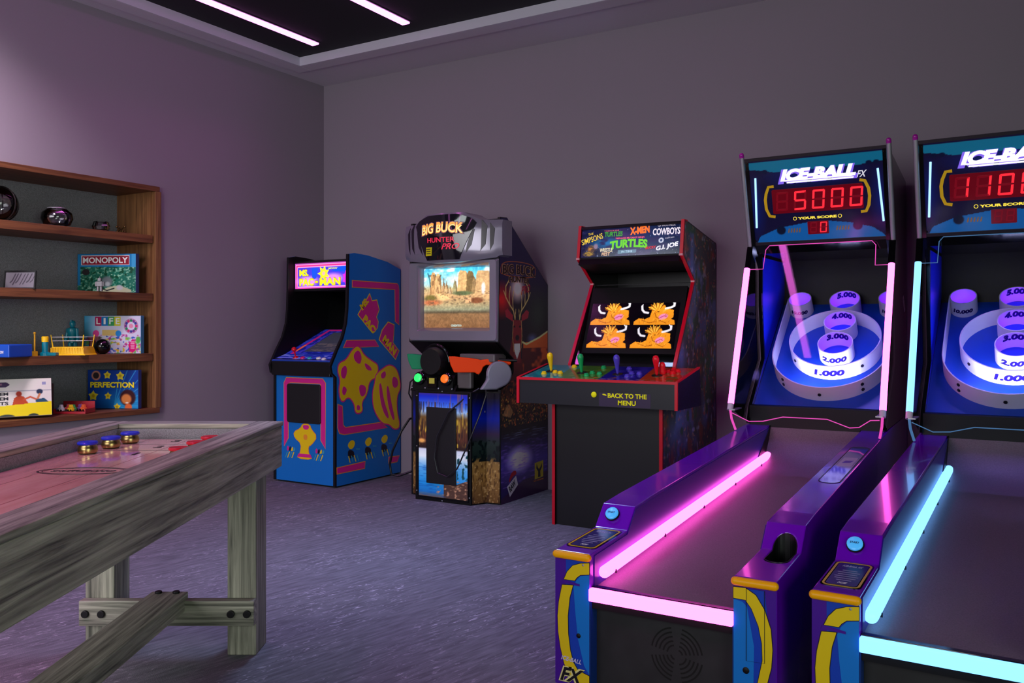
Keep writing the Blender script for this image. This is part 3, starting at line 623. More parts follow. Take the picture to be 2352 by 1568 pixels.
    outlined('pink_band', [(.178, 1.505), (.70, 1.505), (.715, 1.492), (.722, 1.46), (.722, 1.187), (.68, 1.21), (.675, 1.462), (.178, 1.461)], S, w, .006, PORG, PMAG, t)
    outlined('pink_band', [(.115, 1.064), (.431, 1.062), (.475, 1.015), (.083, 1.015)], S, w, .006, PORG, PMAG, t)
    outlined('pink_band', [(.024, .60), (.066, .585), (.074, .447), (.1, .427), (.50, .427), (.58, .381), (.09, .381), (.04, .394), (.022, .434)], S, w, .006, PORG, PMAG, t)
    outlined('pink_band', [(.012, .143), (.315, .15), (.31, .104), (.014, .104)], S, w, .006, PORG, PMAG, t)
    outlined('pink_band', [(.60, .147), (.725, .142), (.70, .103), (.60, .103)], S, w, .006, PORG, PMAG, t)
    outlined('logo_panel', [(.37, 1.41), (.395, 1.36), (.452, 1.368), (.478, 1.298), (.445, 1.24), (.467, 1.205), (.458, 1.16), (.425, 1.13), (.382, 1.14), (.242, 1.256)], S, w, .007, PYEL, PMAG, t)
    text('MS.', S, .29, 1.285, .10, .055, w+.0014, w+.002, PYEL, t, bold=.06, rot=.75); text('PAC', S, .285, 1.215, .16, .06, w+.0014, w+.002, PYEL, t, bold=.06, rot=-.72)
    outlined('logo_panel', [(.59, 1.20), (.66, 1.18), (.655, 1.1), (.645, 1.04), (.72, .975), (.68, .915), (.485, 1.068), (.52, 1.14)], S, w, .007, PYEL, PMAG, t)
    text('MAN', S, .515, 1.06, .19, .06, w+.0014, w+.002, PYEL, t, bold=.06, rot=-.70)
    b1 = [(.03, .90), (.11, .92), (.17, .99), (.24, 1.03), (.30, .95), (.40, .90), (.47, .87), (.45, .78), (.36, .76), (.34, .66), (.27, .60), (.29, .53), (.21, .52), (.20, .60), (.13, .66), (.06, .61), (.03, .70), (.05, .78), (.02, .84)]
    b2 = [(.44, .80), (.52, .84), (.60, .87), (.68, .84), (.72, .77), (.74, .68), (.69, .62), (.69, .50), (.735, .37), (.66, .36), (.60, .41), (.52, .42), (.45, .49), (.41, .56), (.40, .66), (.43, .74)]
    outlined('abstract_blob', b1, S, w+.0014, .010, PMAG, PYEL, t, 2); outlined('abstract_blob', b2, S, w+.003, .010, PMAG, PYEL, t, 2)
    for i, pts in enumerate(([(.05, .86), (.10, .89), (.12, .84), (.09, .78), (.05, .80)], [(.18, .96), (.24, 1.0), (.28, .94), (.26, .88), (.20, .91)], [(.30, .90), (.37, .87), (.40, .83), (.33, .84)], [(.24, .74), (.33, .72), (.32, .65), (.26, .64)], [(.22, .585), (.255, .58), (.26, .545), (.22, .545)], [(.07, .74), (.12, .71), (.09, .66), (.06, .68)])):
        poly('magenta_patch', smoothpts(pts), S, w+.0028, w+.0034, PMAG, t)
    for pts in ([(.47, .72), (.50, .74), (.53, .60), (.60, .46), (.57, .45), (.50, .55)], [(.56, .70), (.59, .71), (.62, .58), (.67, .44), (.64, .43), (.58, .56)], [(.64, .78), (.70, .76), (.71, .70), (.66, .68), (.63, .72)], [(.49, .80), (.55, .83), (.56, .78), (.51, .76)]):
        poly('magenta_patch', smoothpts(pts), S, w+.0044, w+.005, PMAG, t)
    cy = mat('cyan_print', (60, 160, 190), .4)
    for u in (.12, .31, .50):
        poly('comet_mark', smoothpts([(u, .30), (u+.05, .335), (u+.09, .31), (u+.07, .27), (u+.03, .26)]), S, w, w+.0006, PYEL, t); poly('comet_mark', smoothpts([(u+.01, .265), (u+.07, .25), (u+.08, .21), (u+.04, .19), (u+.005, .215)]), S, w, w+.0006, DKP, t)
        for k in range(4): poly('comet_mark', [(u+.01+k*.03, .215), (u+.02+k*.03, .215), (u+.035+k*.032, .165), (u+.027+k*.032, .165)], S, w+.0007, w+.0012, cy if k % 2 else PYEL, t)
        poly('comet_mark', [(u+.1, .262), (u+.14, .256), (u+.14, .25), (u+.1, .254)], S, w, w+.0006, cy, t)
    fuse(sp_, sn.new())
    # front art
    fp_ = [c for c in t.children if c.name.startswith('front_panel')][-1]; sn = Since(t)
    Ff = Fr((0, .003, 0), (1, 0, 0), (0, 0, 1))
    fr_ = [(.1, .745), (.124, .783), (.49, .783), (.516, .755), (.516, .28), (.474, .335), (.474, .74), (.461, .75), (.166, .75), (.141, .74), (.141, .333), (.1, .27)]
    outlined('pink_frame', fr_, Ff, w, .005, PORG, PMAG, t)
    MB().prism(rrect(.138, .476, .452, .742, .02), Ff, 0, .012).obj('coin_door', mat('door_black', (20, 18, 22), .5), t, bevel=.003, label='black rounded coin door')
    outlined('urn_shape', [(.20, .38), (.27, .41), (.29, .445), (.36, .445), (.375, .41), (.435, .36), (.38, .30), (.345, .285), (.35, .225), (.385, .19), (.235, .19), (.265, .22), (.28, .30), (.21, .34)], Ff, w, .005, PORG, PYEL, t, 1)
    poly('magenta_patch', [(.235, .20), (.385, .20), (.37, .225), (.25, .225)], Ff, w+.0014, w+.002, PMAG, t); poly('magenta_patch', smoothpts([(.29, .44), (.36, .44), (.35, .405), (.30, .405)]), Ff, w+.0014, w+.002, PMAG, t); poly('magenta_patch', smoothpts([(.30, .37), (.34, .37), (.34, .33), (.30, .33)]), Ff, w+.0014, w+.002, PORG, t)
    for u in (.13, .42):
        for k in range(4): poly('comet_mark', smoothpts([(u+k*.022, .27-k*.008), (u+.018+k*.022, .275), (u+.02+k*.022, .24), (u+k*.02, .235)]), Ff, w, w+.0006, (PMAG, DKP, PYEL, cy)[k], t); poly('comet_mark', [(u+k*.022, .23), (u+.01+k*.022, .23), (u-.012+k*.022, .185), (u-.02+k*.022, .185)], Ff, w, w+.0006, (cy, PYEL)[k % 2], t)
    fuse(fp_, sn.new(('coin_door',)))
    nest(t, 'lettering', 'marquee'); nest(t, 'bezel_art', 'monitor_bezel'); nest(t, 'control_art', 'control_panel')
build_pac()

def build_hunter():
    t = thing('arcade_cabinet', 'grey and purple arcade cabinet with BIG BUCK HUNTER marquee and desert screen', 'arcade machine', (-3.70, 4.78, 0))
    W = .73; grey = mat('silver_plastic', (140, 136, 152), .22, .3, coat=.4)
    prof = [(.005, .0), (.005, .75), (.10, .79), (.165, .86), (.165, .95), (-.02, 1.062), (-.015, 1.60), (.0, 1.88), (.085, 1.885), (.645, 1.463), (.645, 0)]
    for x in (0, W-.02): MB().prism(prof, SIDE(x), 0, .02).obj('side_panel', BLK, t)
    MB().box(.02, W-.02, .62, .645, 0, 1.45).obj('back_panel', BLK, t)
    MB().prism([(.085, 1.86), (.085, 1.883), (.643, 1.461), (.62, 1.45)], SIDE(.02), 0, W-.04).obj('top_panel', BLK, t)
    # printed side
    C_ = Canvas(-.05, .65, 0, 1.89, .0045)
    C_.grad([(0, (26, 12, 60)), (.12, (44, 26, 92)), (.25, (60, 44, 140)), (.40, (26, 20, 60)), (.46, (20, 16, 24)), (.55, (36, 26, 20)), (.62, (70, 40, 18)), (.75, (74, 44, 22)), (.9, (40, 20, 24)), (1.05, (30, 16, 24)), (1.3, (24, 20, 26)), (1.5, (24, 14, 50)), (1.9, (22, 14, 62))])
    C_.spots(.02, .02, (176, 92, 40), .55, .8, 5, ((C_.V > .50)*(C_.V < .88))*1.); C_.spots(.012, .015, (22, 16, 12), .55, .7, 6, ((C_.V > .46)*(C_.V < .95))*1.); C_.spots(.01, .01, (190, 150, 60), .68, .8, 7, ((C_.V > .50)*(C_.V < .72))*1.)
    C_.spots(.1, .006, (90, 100, 130), .55, .8, 8, ((C_.V > .40)*(C_.V < .47))*1.); C_.poly([(.03, .58), (.08, .64), (.11, .65), (.16, .60), (.13, .56)], (150, 110, 70), .7)
    C_.ell(.25, .27, .2, .11, (215, 215, 250), .7); C_.spots(.06, .008, (110, 80, 180), .5, .8, 9, ((C_.V > .1)*(C_.V < .4))*1., .7); C_.poly([(0, 0), (.65, 0), (.65, .14), (.3, .12), (0, .03)], (46, 14, 48), .8)
    C_.ell(.02, 1.34, .16, .14, (190, 20, 20), .9); C_.ell(.22, 1.42, .12, .11, (235, 215, 205), .8); C_.ell(.5, 1.25, .2, .22, (38, 44, 40), .8); C_.ell(.42, 1.08, .09, .05, (70, 76, 120), .8)
    C_.poly([(.10, .86), (.12, 1.0), (.16, 1.12), (.18, 1.0), (.30, .93), (.65, .90), (.65, .84), (.1, .8)], (90, 20, 16)); C_.poly([(.29, .9), (.30, 1.055), (.42, 1.065), (.52, 1.09), (.65, 1.13), (.65, .86), (.3, .84)], (196, 84, 30)); C_.spots(.08, .05, (70, 18, 16), .35, .6, 12, ((C_.V < 1.02)*(C_.V > .8)*(C_.U > .28))*1.)
    C_.line([(.285, 1.06), (.34, 1.045), (.42, 1.065), (.52, 1.09), (.65, 1.135)], .012, (245, 215, 130))
    C_.poly([(.165, 1.21), (.27, 1.21), (.285, 1.14), (.262, 1.04), (.262, .92), (.18, .92), (.175, 1.04), (.155, 1.14)], (112, 26, 30)); C_.poly([(.16, 1.20), (.07, 1.23), (.06, 1.27), (.09, 1.285), (.16, 1.24)], (140, 30, 44)); C_.poly([(.275, 1.20), (.36, 1.225), (.375, 1.265), (.34, 1.28), (.275, 1.24)], (140, 30, 44))
    C_.poly([(.175, 1.05), (.255, 1.05), (.25, 1.0), (.215, .945), (.18, 1.0)], (200, 190, 225)); C_.ell(.217, 1.09, .03, .022, (30, 16, 20), .3); C_.ell(.18, 1.165, .012, .008, (20, 10, 10)); C_.ell(.253, 1.165, .012, .008, (20, 10, 10))
    an = (205, 165, 100)
    for s in (-1, 1):
        q = lambda x, z: (.218+s*x, z)
        C_.line([q(.03, 1.215), q(.05, 1.27), q(.10, 1.31), (q(.15, 1.36)), q(.15, 1.43), q(.11, 1.47)], .010, an); C_.line([q(.055, 1.275), q(.06, 1.35), q(.05, 1.40)], .008, an); C_.line([q(.10, 1.31), q(.105, 1.38), q(.09, 1.43)], .008, an); C_.line([q(.15, 1.36), q(.175, 1.40)], .007, an); C_.line([q(.03, 1.215), q(.02, 1.28)], .007, an)
        C_.line([q(.052, 1.205), q(.062, 1.1), q(.045, 1.0)], .005, (220, 150, 90))
    C_.C = np.clip(C_.C*1.35+6, 0, 255)
    C_.obj('side_art', SIDE(W), PRINT, t, .0008, clip=[(a+(.003 if a < .3 else -.003), b-.002 if b > 1.8 else b) for a, b in prof], label='printed side with a deer above a forest lake')
    S = SIDE(W); lo = mat('logo_rust', (186, 96, 60), .35); lo2 = mat('logo_dark', (50, 16, 20), .4)
    for s, u, v, wd, h in (('BIG BUCK', .03, 1.51, .43, .062), ('HUNTER', .11, 1.457, .27, .036)):
        text(s, S, u-.004, v-.004, wd+.008, h+.008, .0012, .0018, mat('logo_cream', (196, 150, 110), .4), t, bold=.06, arch=.008); text(s, S, u, v, wd, h, .002, .0028, lo2, t, bold=.02, arch=.008)
    text('PRO', S, .27, 1.38, .13, .055, .0012, .002, mat('logo_red', (196, 30, 60), .35), t, bold=.01, shear=.5, rot=.2)
    m = MB(); band(m, smoothpts([(.01, 1.50), (.44, 1.50), (.47, 1.54), (.45, 1.59), (.24, 1.605), (.03, 1.59), (-.0, 1.54)], 2), .006, S, .0012, .0018, closed=True); m.obj('logo_border', lo, t)
    poly('maker_badge', [(.455, .10), (.575, .105), (.575, .22), (.455, .215)], S, .0012, .0018, mat('badge_yellow', (226, 214, 30), .4), t)
    poly('badge_mark', [(.50, .11), (.535, .11), (.53, .15), (.555, .175), (.55, .205), (.535, .18), (.515, .165), (.495, .18), (.48, .205), (.475, .175), (.502, .15)], S, .002, .0026, BLK, t)
    text('PLAY MECHANIX', S, .44, .085, .14, .010, .0012, .0018, PORG, t)
    poly('maker_badge', [(.085, .105), (.12, .035), (.225, .10), (.20, .165)], S, .0012, .0018, WPR, t); text('RAW', S, .125, .062, .085, .045, .002, .0028, DKP, t, bold=.03, rot=.55); poly('badge_mark', smoothpts([(.10, .12), (.13, .19), (.19, .205), (.21, .175), (.15, .165)]), S, .002, .0026, REDP, t)
    # screen surround
    y0 = -.035
    m = MB(); m.ring([[Vector((a, y, b)) for a, b in rrect(*q, r)] for q, r, y in (((.0, W, 1.062, 1.61), .012, .10), ((.0, W, 1.062, 1.61), .012, y0+.02), ((.012, W-.012, 1.074, 1.60), .02, y0), ((.075, W-.06, 1.135, 1.585), .012, y0), ((.085, W-.07, 1.145, 1.575), .01, y0+.015), ((.098, W-.098, 1.158, 1.562), .006, .02))], cap=False)
    m.obj('monitor_bezel', grey, t, smooth=True, label='silver moulded screen surround')
    MB().box(.09, W-.09, .022, .06, 1.15, 1.57).obj('monitor', BLK, t)
    cv = Canvas(.095, W-.095, 1.156, 1.564, .003)
    cv.grad([(1.156, (120, 84, 54)), (1.25, (134, 100, 66)), (1.262, (84, 74, 56)), (1.28, (140, 140, 110)), (1.33, (176, 150, 106)), (1.37, (206, 160, 110)), (1.42, (190, 170, 120)), (1.46, (170, 220, 225)), (1.564, (60, 180, 215))])
    cv.spots(.06, .03, (225, 240, 240), .5, .7, 2, (cv.V > 1.44)*1.); cv.ell(.37, 1.48, .1, .06, (220, 245, 248), .8)
    for (x0, x1, zt, c) in ((.155, .20, 1.54, (196, 150, 96)), (.195, .24, 1.53, (214, 172, 116)), (.255, .275, 1.48, (176, 138, 96)), (.275, .30, 1.465, (206, 170, 120)), (.31, .325, 1.45, (200, 170, 130)), (.345, .37, 1.49, (150, 140, 100)), (.385, .46, 1.545, (206, 166, 110)), (.455, .51, 1.54, (120, 96, 60)), (.50, .53, 1.5, (150, 120, 80)), (.53, .64, 1.54, (200, 160, 110))):
        cv.poly([(x0-.01, 1.385), (x0, zt-.03), (x0+.012, zt), (x1-.012, zt-.006), (x1, zt-.04), (x1+.012, 1.385)], c); cv.line([(x1-.006, zt-.02), (x1+.002, 1.39)], .008, (110, 80, 50), .7)
    cv.spots(.012, .03, (110, 76, 50), .62, .72, 4, ((cv.V > 1.38)*(cv.V < 1.52)*(cv.U < .3))*1., .6); cv.ell(.25, 1.37, .09, .03, (226, 180, 120), .5); cv.ell(.15, 1.36, .07, .03, (110, 100, 50), .5); cv.ell(.16, 1.33, .11, .025, (190, 110, 70), .6); cv.ell(.42, 1.39, .10, .02, (90, 100, 66), .5); cv.ell(.53, 1.34, .07, .025, (120, 72, 46), .4); cv.poly([(.44, 1.355), (.49, 1.36), (.49, 1.33), (.45, 1.32)], (225, 170, 120)); cv.ell(.585, 1.42, .02, .05, (235, 235, 250), .7); cv.spots(.02, .008, (100, 80, 60), .6, .75, 8, ((cv.V > 1.3)*(cv.V < 1.4))*1., .7); cv.line([(.13, 1.53), (.145, 1.49), (.15, 1.44)], .01, (30, 80, 90), .8)
    cv.C = cv.C*(.82+.36*cv.nz(.01, .01, 77, 3))[..., None]; cv.C = cv.C*(.9+.2*cv.nz(.05, .02, 78))[..., None]
    cv.obj('screen', Fr((0, .0, 0), (1, 0, 0), (0, 0, 1)), SCRN, t, -.021, label='lit screen showing desert rocks')
    text('CREDITS 0', Fr((0, .02, 0), (1, 0, 0), (0, 0, 1)), .325, 1.166, .085, .013, .0, .001, glow('screen_text', (.6, .85, .8), 1.), t, bold=.02)
    # moulded hood
    cx = W/2; hw = .395
    def ys(x, z=1.75): k = (x-cx)/hw; return -.025-.115*math.cos(k*PI/2)**1.0-.02*(1-abs(k))*math.sin((z-1.6)/.3*PI)
    def top(x): k = abs(x-cx)/hw; return 1.915-.012*k*k if k < .42 else 1.905-.045*min(1, (k-.42)/.25)
    def bot(x): k = abs(x-cx)/hw; return 1.588+.03*max(0, k-.25)/.75+(.012 if k > .9 else 0)
    nx, nz = 41, 9; m = MB(); rows = []
    for i in range(nx):
        x = cx-hw+2*hw*i/(nx-1); col = [Vector((x, .10, bot(x)))]+[Vector((x, ys(x, bot(x)+(top(x)-bot(x))*j/(nz-1))+(.012 if j in (0, nz-1) else 0), bot(x)+(top(x)-bot(x))*j/(nz-1))) for j in range(nz)]+[Vector((x, .10, top(x)))]
        rows.append(col)
    m.ring(rows, closed=True, cap=True); m.obj('hood', grey, t, smooth=True, label='bulging silver moulded hood')
    wf = lambda a, b, k: Vector((a, ys(a, b)-k, b))
    def patch(name, pts, m_, d0, d1, n=26):
        """polygon strip laid over the curved hood"""
        xs = np.linspace(min(p[0] for p in pts)+1e-4, max(p[0] for p in pts)-1e-4, n); mb = MB(); cols = []
        for x in xs:
            zz = []
            for i in range(len(pts)):
                (xa, za), (xb, zb) = pts[i], pts[(i+1) % len(pts)]
                if (xa-x)*(xb-x) <= 0 and xa != xb: zz.append(za+(zb-za)*(x-xa)/(xb-xa))
            lo_, hi_ = min(zz), max(zz); K = 8
            cols.append([wf(x, lo_+(hi_-lo_)*k/K, d1) for k in range(K+1)]+[wf(x, hi_-(hi_-lo_)*k/K, d0) for k in range(K+1)])
        mb.ring(cols); mb.obj(name, m_, t, smooth=True)
    patch('marquee_lens', [(cx-.245, 1.84), (cx-.215, 1.872), (cx-.12, 1.903), (cx+.12, 1.903), (cx+.215, 1.872), (cx+.245, 1.84), (cx+.13, 1.605), (cx-.13, 1.605)], mat('smoked_lens', (24, 22, 32), .05, coat=.5), -.003, .007)
    og = mat('marquee_orange', (240, 150, 60), .3, emit=(1.0, .35, .06), es=1.0); og2 = mat('marquee_hot', (255, 220, 150), .3, emit=(1.0, .7, .25), es=1.1); rg = mat('marquee_red', (200, 30, 50), .3, emit=(.7, .03, .08), es=.8); ou = mat('marquee_outline', (70, 50, 60), .3, emit=(.12, .05, .08), es=1)
    text('BIG BUCK', FRONT, cx-.175, 1.765, .35, .082, .0075, .009, ou, t, bold=.08, fmap=wf, arch=.012)
    text('BIG BUCK', FRONT, cx-.165, 1.77, .33, .072, .0095, .011, og, t, bold=.03, fmap=wf, arch=.012); text('BIG BUCK', FRONT, cx-.163, 1.775, .326, .05, .0112, .012, og2, t, bold=-.008, fmap=wf, arch=.012)
    text('HUNTER', FRONT, cx-.11, 1.72, .22, .032, .0085, .010, rg, t, bold=.01, fmap=wf); text('PRO', FRONT, cx+.01, 1.672, .13, .038, .0085, .010, rg, t, bold=.01, shear=.4, fmap=wf)
    patch('price_sticker', [(cx-.135, 1.635), (cx-.075, 1.635), (cx-.07, 1.69), (cx-.132, 1.692)], mat('sticker_yellow', (226, 216, 20), .4), .007, .009, 8)
    for k in range(3): patch('sticker_line', [(cx-.125, 1.648+k*.014), (cx-.085, 1.648+k*.014), (cx-.085, 1.653+k*.014), (cx-.125, 1.653+k*.014)], DKP, .0092, .0098, 5)
    sl = mat('claw_recess', (36, 28, 42), .3)
    for s in (-1, 1):
        for a in ([(.275, 1.86), (.31, 1.82), (.30, 1.70), (.265, 1.655), (.285, 1.74)], [(.325, 1.84), (.355, 1.80), (.345, 1.70), (.325, 1.66), (.335, 1.74)], [(.215, 1.79), (.235, 1.80), (.215, 1.70), (.175, 1.645), (.185, 1.70)]):
            patch('claw_recess', [(cx+s*x, z) for x, z in a], sl, -.004, .002, 10)
    # neck under the monitor, console, holsters
    MB().prism([(-.03, 1.06), (.14, .955), (.14, .60), (.3, .60), (.3, 1.06)], SIDE(.02), 0, W-.04).obj('neck_panel', BLKM, t)
    m = MB()
    for (x0, x1, zt) in ((.07, .44, .775), (.09, .42, .84)): m.prism([(-.10, .73), (-.10, zt-.04), (-.07, zt), (.12, zt+.05), (.14, .73)], SIDE(x0), 0, x1-x0)
    m.obj('control_console', BLKM, t, bevel=.015, seg=3)
    m = MB(); m.lathe([(.10, 0), (.10, .09), (.085, .12)], (.255, -.0, .93), (0, -1, 0), 30); m.obj('console_dome', BLK, t, smooth=True)
    m = MB(); m.tube([(.255+.115*math.cos(a), -.06, .915+.125*math.sin(a)) for a in np.linspace(.1, PI-.1, 20)], .012, 10); m.obj('gun_cable_loop', BLKG, t, smooth=True)
    for x, c, n_ in ((.155, (.03, 1.0, .15), 'green'), (.375, (1.0, .14, .01), 'orange')):
        MB().lathe([(.043, 0), (.045, .012), (.036, .02), (.030, .021)], (x, -.102, .815), (0, -1, .25), 26).obj('button_collar', BLKG, t, smooth=True)
        MB().lathe([(.029, .018), (.028, .03), (.02, .034), (0, .035)], (x, -.102, .815), (0, -1, .25), 26).obj('start_button', mat('start_'+n_, tuple(int(255*v**.45) for v in c), .3, emit=c, es=.9), t, smooth=True, label='lit %s start button' % n_)
    MB().box(.225, .305, -.118, -.10, .755, .825).obj('card_holder', BLKG, t, bevel=.004)
    MB().box(.245, .288, -.121, -.118, .785, .822).obj('yellow_label', mat('label_yellow', (196, 190, 70), .4), t)
    hol = mat('holster_grey', (96, 90, 92), .4)
    for k in range(4): MB().sphere((.09+k*.11, -.104, .752), .006, 10, 6).obj('screw', STEEL, t, smooth=True)
    MB().box(.43, .54, -.06, -.02, .755, .90).obj('holster_plate', hol, t, bevel=.008)
    m = MB(); G = Fr((.72, .0, 0), (.25, .30, 0), (0, 0, 1))
    m.prism([(-.13, .755)]+arc(.0, .855, .085, 200, -60, 18)+[(-.02, .755)], G, -.02, .02); m.obj('holster_plate', mat('holster_light', (150, 150, 164), .3, .2), t, bevel=.01)
    MB().box(.42, .70, -.02, .13, .93, .985).obj('holster_bracket', hol, t, bevel=.01)
    # pedestal
    MB().prism([(.0, .002), (.0, .74), (W, .74), (W, .002)], FRONT, -.62, -.02).obj('cabinet_base', BLKM, t) if False else MB().box(.02, W-.02, .02, .62, 0, .74).obj('cabinet_base', BLKM, t)
    pp = [(.125, -.115), (.605-.03, -.115), (.625, .0), (.71, .02), (.04, .02), (.105, .0)]
    Z = Fr((0, 0, 0), (1, 0, 0), (0, 1, 0)); MB().prism(pp, Z, .0, .738).obj('pedestal', BLKM, t, bevel=.004)
    cv = Canvas(.155, .555, .03, .72, .004)
    cv.grad([(.03, (120, 90, 70)), (.06, (30, 110, 190)), (.12, (30, 140, 220)), (.22, (90, 170, 235)), (.30, (235, 245, 255)), (.345, (210, 215, 235)), (.355, (40, 26, 24)), (.42, (90, 50, 36)), (.56, (110, 80, 40)), (.60, (150, 190, 240)), (.64, (60, 110, 230)), (.70, (20, 40, 190)), (.72, (60, 44, 150))])
    cv.spots(.008, .05, (210, 170, 60), .55, .75, 3, ((cv.V > .37)*(cv.V < .60))*1.); cv.spots(.006, .06, (36, 24, 30), .55, .7, 4, ((cv.V > .36)*(cv.V < .66))*1., .8); cv.ell(.18, .40, .04, .02, (240, 170, 90), .6)
    cv.spots(.01, .2, (140, 90, 80), .66, .75, 6, (cv.V > .6)*1., .7); cv.poly([(.36, .03), (.555, .03), (.555, .16), (.45, .12), (.36, .13)], (80, 56, 48)); cv.spots(.02, .01, (190, 140, 110), .6, .8, 7, ((cv.V < .15)*(cv.U > .3))*1.); cv.spots(.015, .02, (20, 70, 80), .5, .65, 9, ((cv.U > .47)*(cv.V < .33)*(cv.V > .16))*1.); cv.spots(.05, .006, (20, 80, 170), .5, .8, 10, ((cv.V < .25)*(cv.U < .4))*1., .6)
    cv.obj('lake_picture', Fr((0, -.115, 0), (1, 0, 0), (0, 0, 1)), attrmat('lake_backlit', .15, .35), t, .001, label='bright blue lake and forest picture panel')  # print glows by its material; no lamp sits behind this panel
    m = MB(); fr_ = Fr((0, -.115, 0), (1, 0, 0), (0, 0, 1)); band(m, [(.152, .022), (.558, .022), (.558, .726), (.152, .726)], .010, fr_, 0, .005, closed=True); m.obj('picture_trim', BLKG, t)
    for x, z in ((.14, .70), (.35, .735), (.568, .70), (.14, .36), (.568, .36), (.14, .06), (.35, .01), (.568, .05)): MB().sphere((x, -.117, z), .005, 8, 5).obj('screw', STEEL, t, smooth=True)
    MB().box(.225, .465, -.128, -.115, .12, .628).obj('coin_door', mat('door_black2', (18, 16, 20), .45), t, bevel=.004, label='tall black coin door')
    for s, (a, b) in ((1, ((.578, -.112), (.626, -.004))),):
        F_ = Fr((a[0], a[1], 0), (b[0]-a[0], b[1]-a[1], 0), (0, 0, 1)); L_ = math.hypot(b[0]-a[0], b[1]-a[1])
        def forest(c):
            c.grad([(0, (120, 84, 40)), (.2, (170, 130, 66)), (.29, (150, 116, 60)), (.31, (26, 40, 34)), (.40, (40, 56, 50)), (.46, (56, 40, 70)), (.56, (10, 34, 160)), (.64, (8, 20, 110)), (.70, (20, 16, 40)), (.74, (16, 12, 24))]); c.spots(.01, .03, (60, 36, 20), .5, .75, 5, (c.V < .30)*1., .6); c.spots(.012, .014, (220, 180, 110), .68, .8, 6, (c.V < .30)*1., .8); c.spots(.02, .03, (14, 26, 26), .5, .6, 7, ((c.V > .28)*(c.V < .42))*1.)
        c1 = Canvas(.006, L_, .01, .73, .004); forest(c1); c1.obj('forest_strip', F_, PRINT, t, .003)
        F2 = Fr((.626, -.002, 0), (.104, .006, 0), (0, 0, 1)); c2 = Canvas(.0, .1, .01, .73, .004); forest(c2); c2.obj('forest_strip', F2, PRINT, t, .004)
    c3 = Canvas(.002, .1, .01, .73, .005); forest(c3); c3.obj('forest_strip', Fr((.02, -.001, 0), (.08, .0, 0), (0, 0, 1)), PRINT, t, .003)
    MB().box(.60, .625, -.02, .0, .60, .612).obj('cable_clip', STEEL, t); MB().box(.66, .68, -.0, .012, .62, .632).obj('cable_clip', STEEL, t)
    # power lead of the cabinet
    MB().tube([(-.005, .25, .55), (-.03, .02, .52), (-.06, -.03, .44), (-.13, -.04, .30), (-.165, -.03, .20), (-.15, -.03, .13), (-.10, -.02, .12), (-.03, .04, .15), (-.003, .1, .2)], .008, 8).obj('power_cord', BLK, t, smooth=True)
    # guns
    gm = mat('gun_orange', (255, 70, 0), .55, spec=.25); gg = mat('gun_green', (0, 140, 90), .55, spec=.25)
    def gun(col, label, org, u, mirror, cable):
        g = thing('toy_rifle', label, 'toy gun', org)
        F_ = Fr((0, 0, 0), u, (0, 0, 1)); z0 = org[2]
        pts = [(0, .105), (.012, .05), (.03, .012), (.035, .0), (.17, .0), (.185, -.012), (.20, -.012), (.215, .01), (.225, .035), (.245, .048), (.40, .048), (.41, .055), (.41, .068), (.25, .088), (.21, .08), (.19, .088), (.04, .105)]
        MB().prism(pts, F_, -.019, .019).obj('stock', col, g, bevel=.007, seg=3)
        MB().cyl(F_.P(.28, .083), F_.P(.45, .075), .010, 14).obj('barrel', BLK, g, smooth=True)
        MB().prism([(.185, .03), (.20, .03), (.205, -.0), (.195, -.02)], F_, -.006, .006).obj('trigger', BLK, g)
        MB().tube([Vector(p)-O3 for p in cable], .0055, 8).obj('gun_cable', mat('cable_grey', (38, 36, 42), .3), t, smooth=True)
        return g
    O3 = Vector((-3.70, 4.78, 0)); pt = lambda *p: tuple(O3+Vector(p))
    gun(gm, 'orange toy hunting rifle resting in the right holster under the desert screen', pt(.44, -.17, .865), (.32, .26, 0), 1,
        [pt(.63, -.0, .87), pt(.65, -.05, .80), pt(.66, -.06, .72), pt(.64, -.10, .60), pt(.58, -.14, .42), pt(.50, -.16, .24), pt(.42, -.16, .18), pt(.34, -.155, .20), pt(.31, -.15, .30), pt(.33, -.15, .44), pt(.42, -.15, .60), pt(.55, -.10, .72), pt(.60, -.05, .76)])
    gun(gg, 'green toy hunting rifle poking out at the left under the desert screen', pt(.045, -.10, .875), (.34, .16, 0), 1,
        [pt(.25, -.0, .89), pt(.10, .0, .86), pt(.0, -.01, .78), pt(-.02, .0, .70), pt(-.012, .05, .62)])
    for c, p in (('screen', 'monitor'), ('lettering', 'marquee_lens'), ('price_sticker', 'hood'), ('sticker_line', 'hood'), ('claw_recess', 'hood'), ('maker_badge', 'side_art'), ('badge_mark', 'side_art'), ('logo_border', 'side_art'), ('yellow_label', 'card_holder'), ('button_collar', 'control_console'), ('picture_trim', 'lake_picture')): nest(t, c, p)
build_hunter()

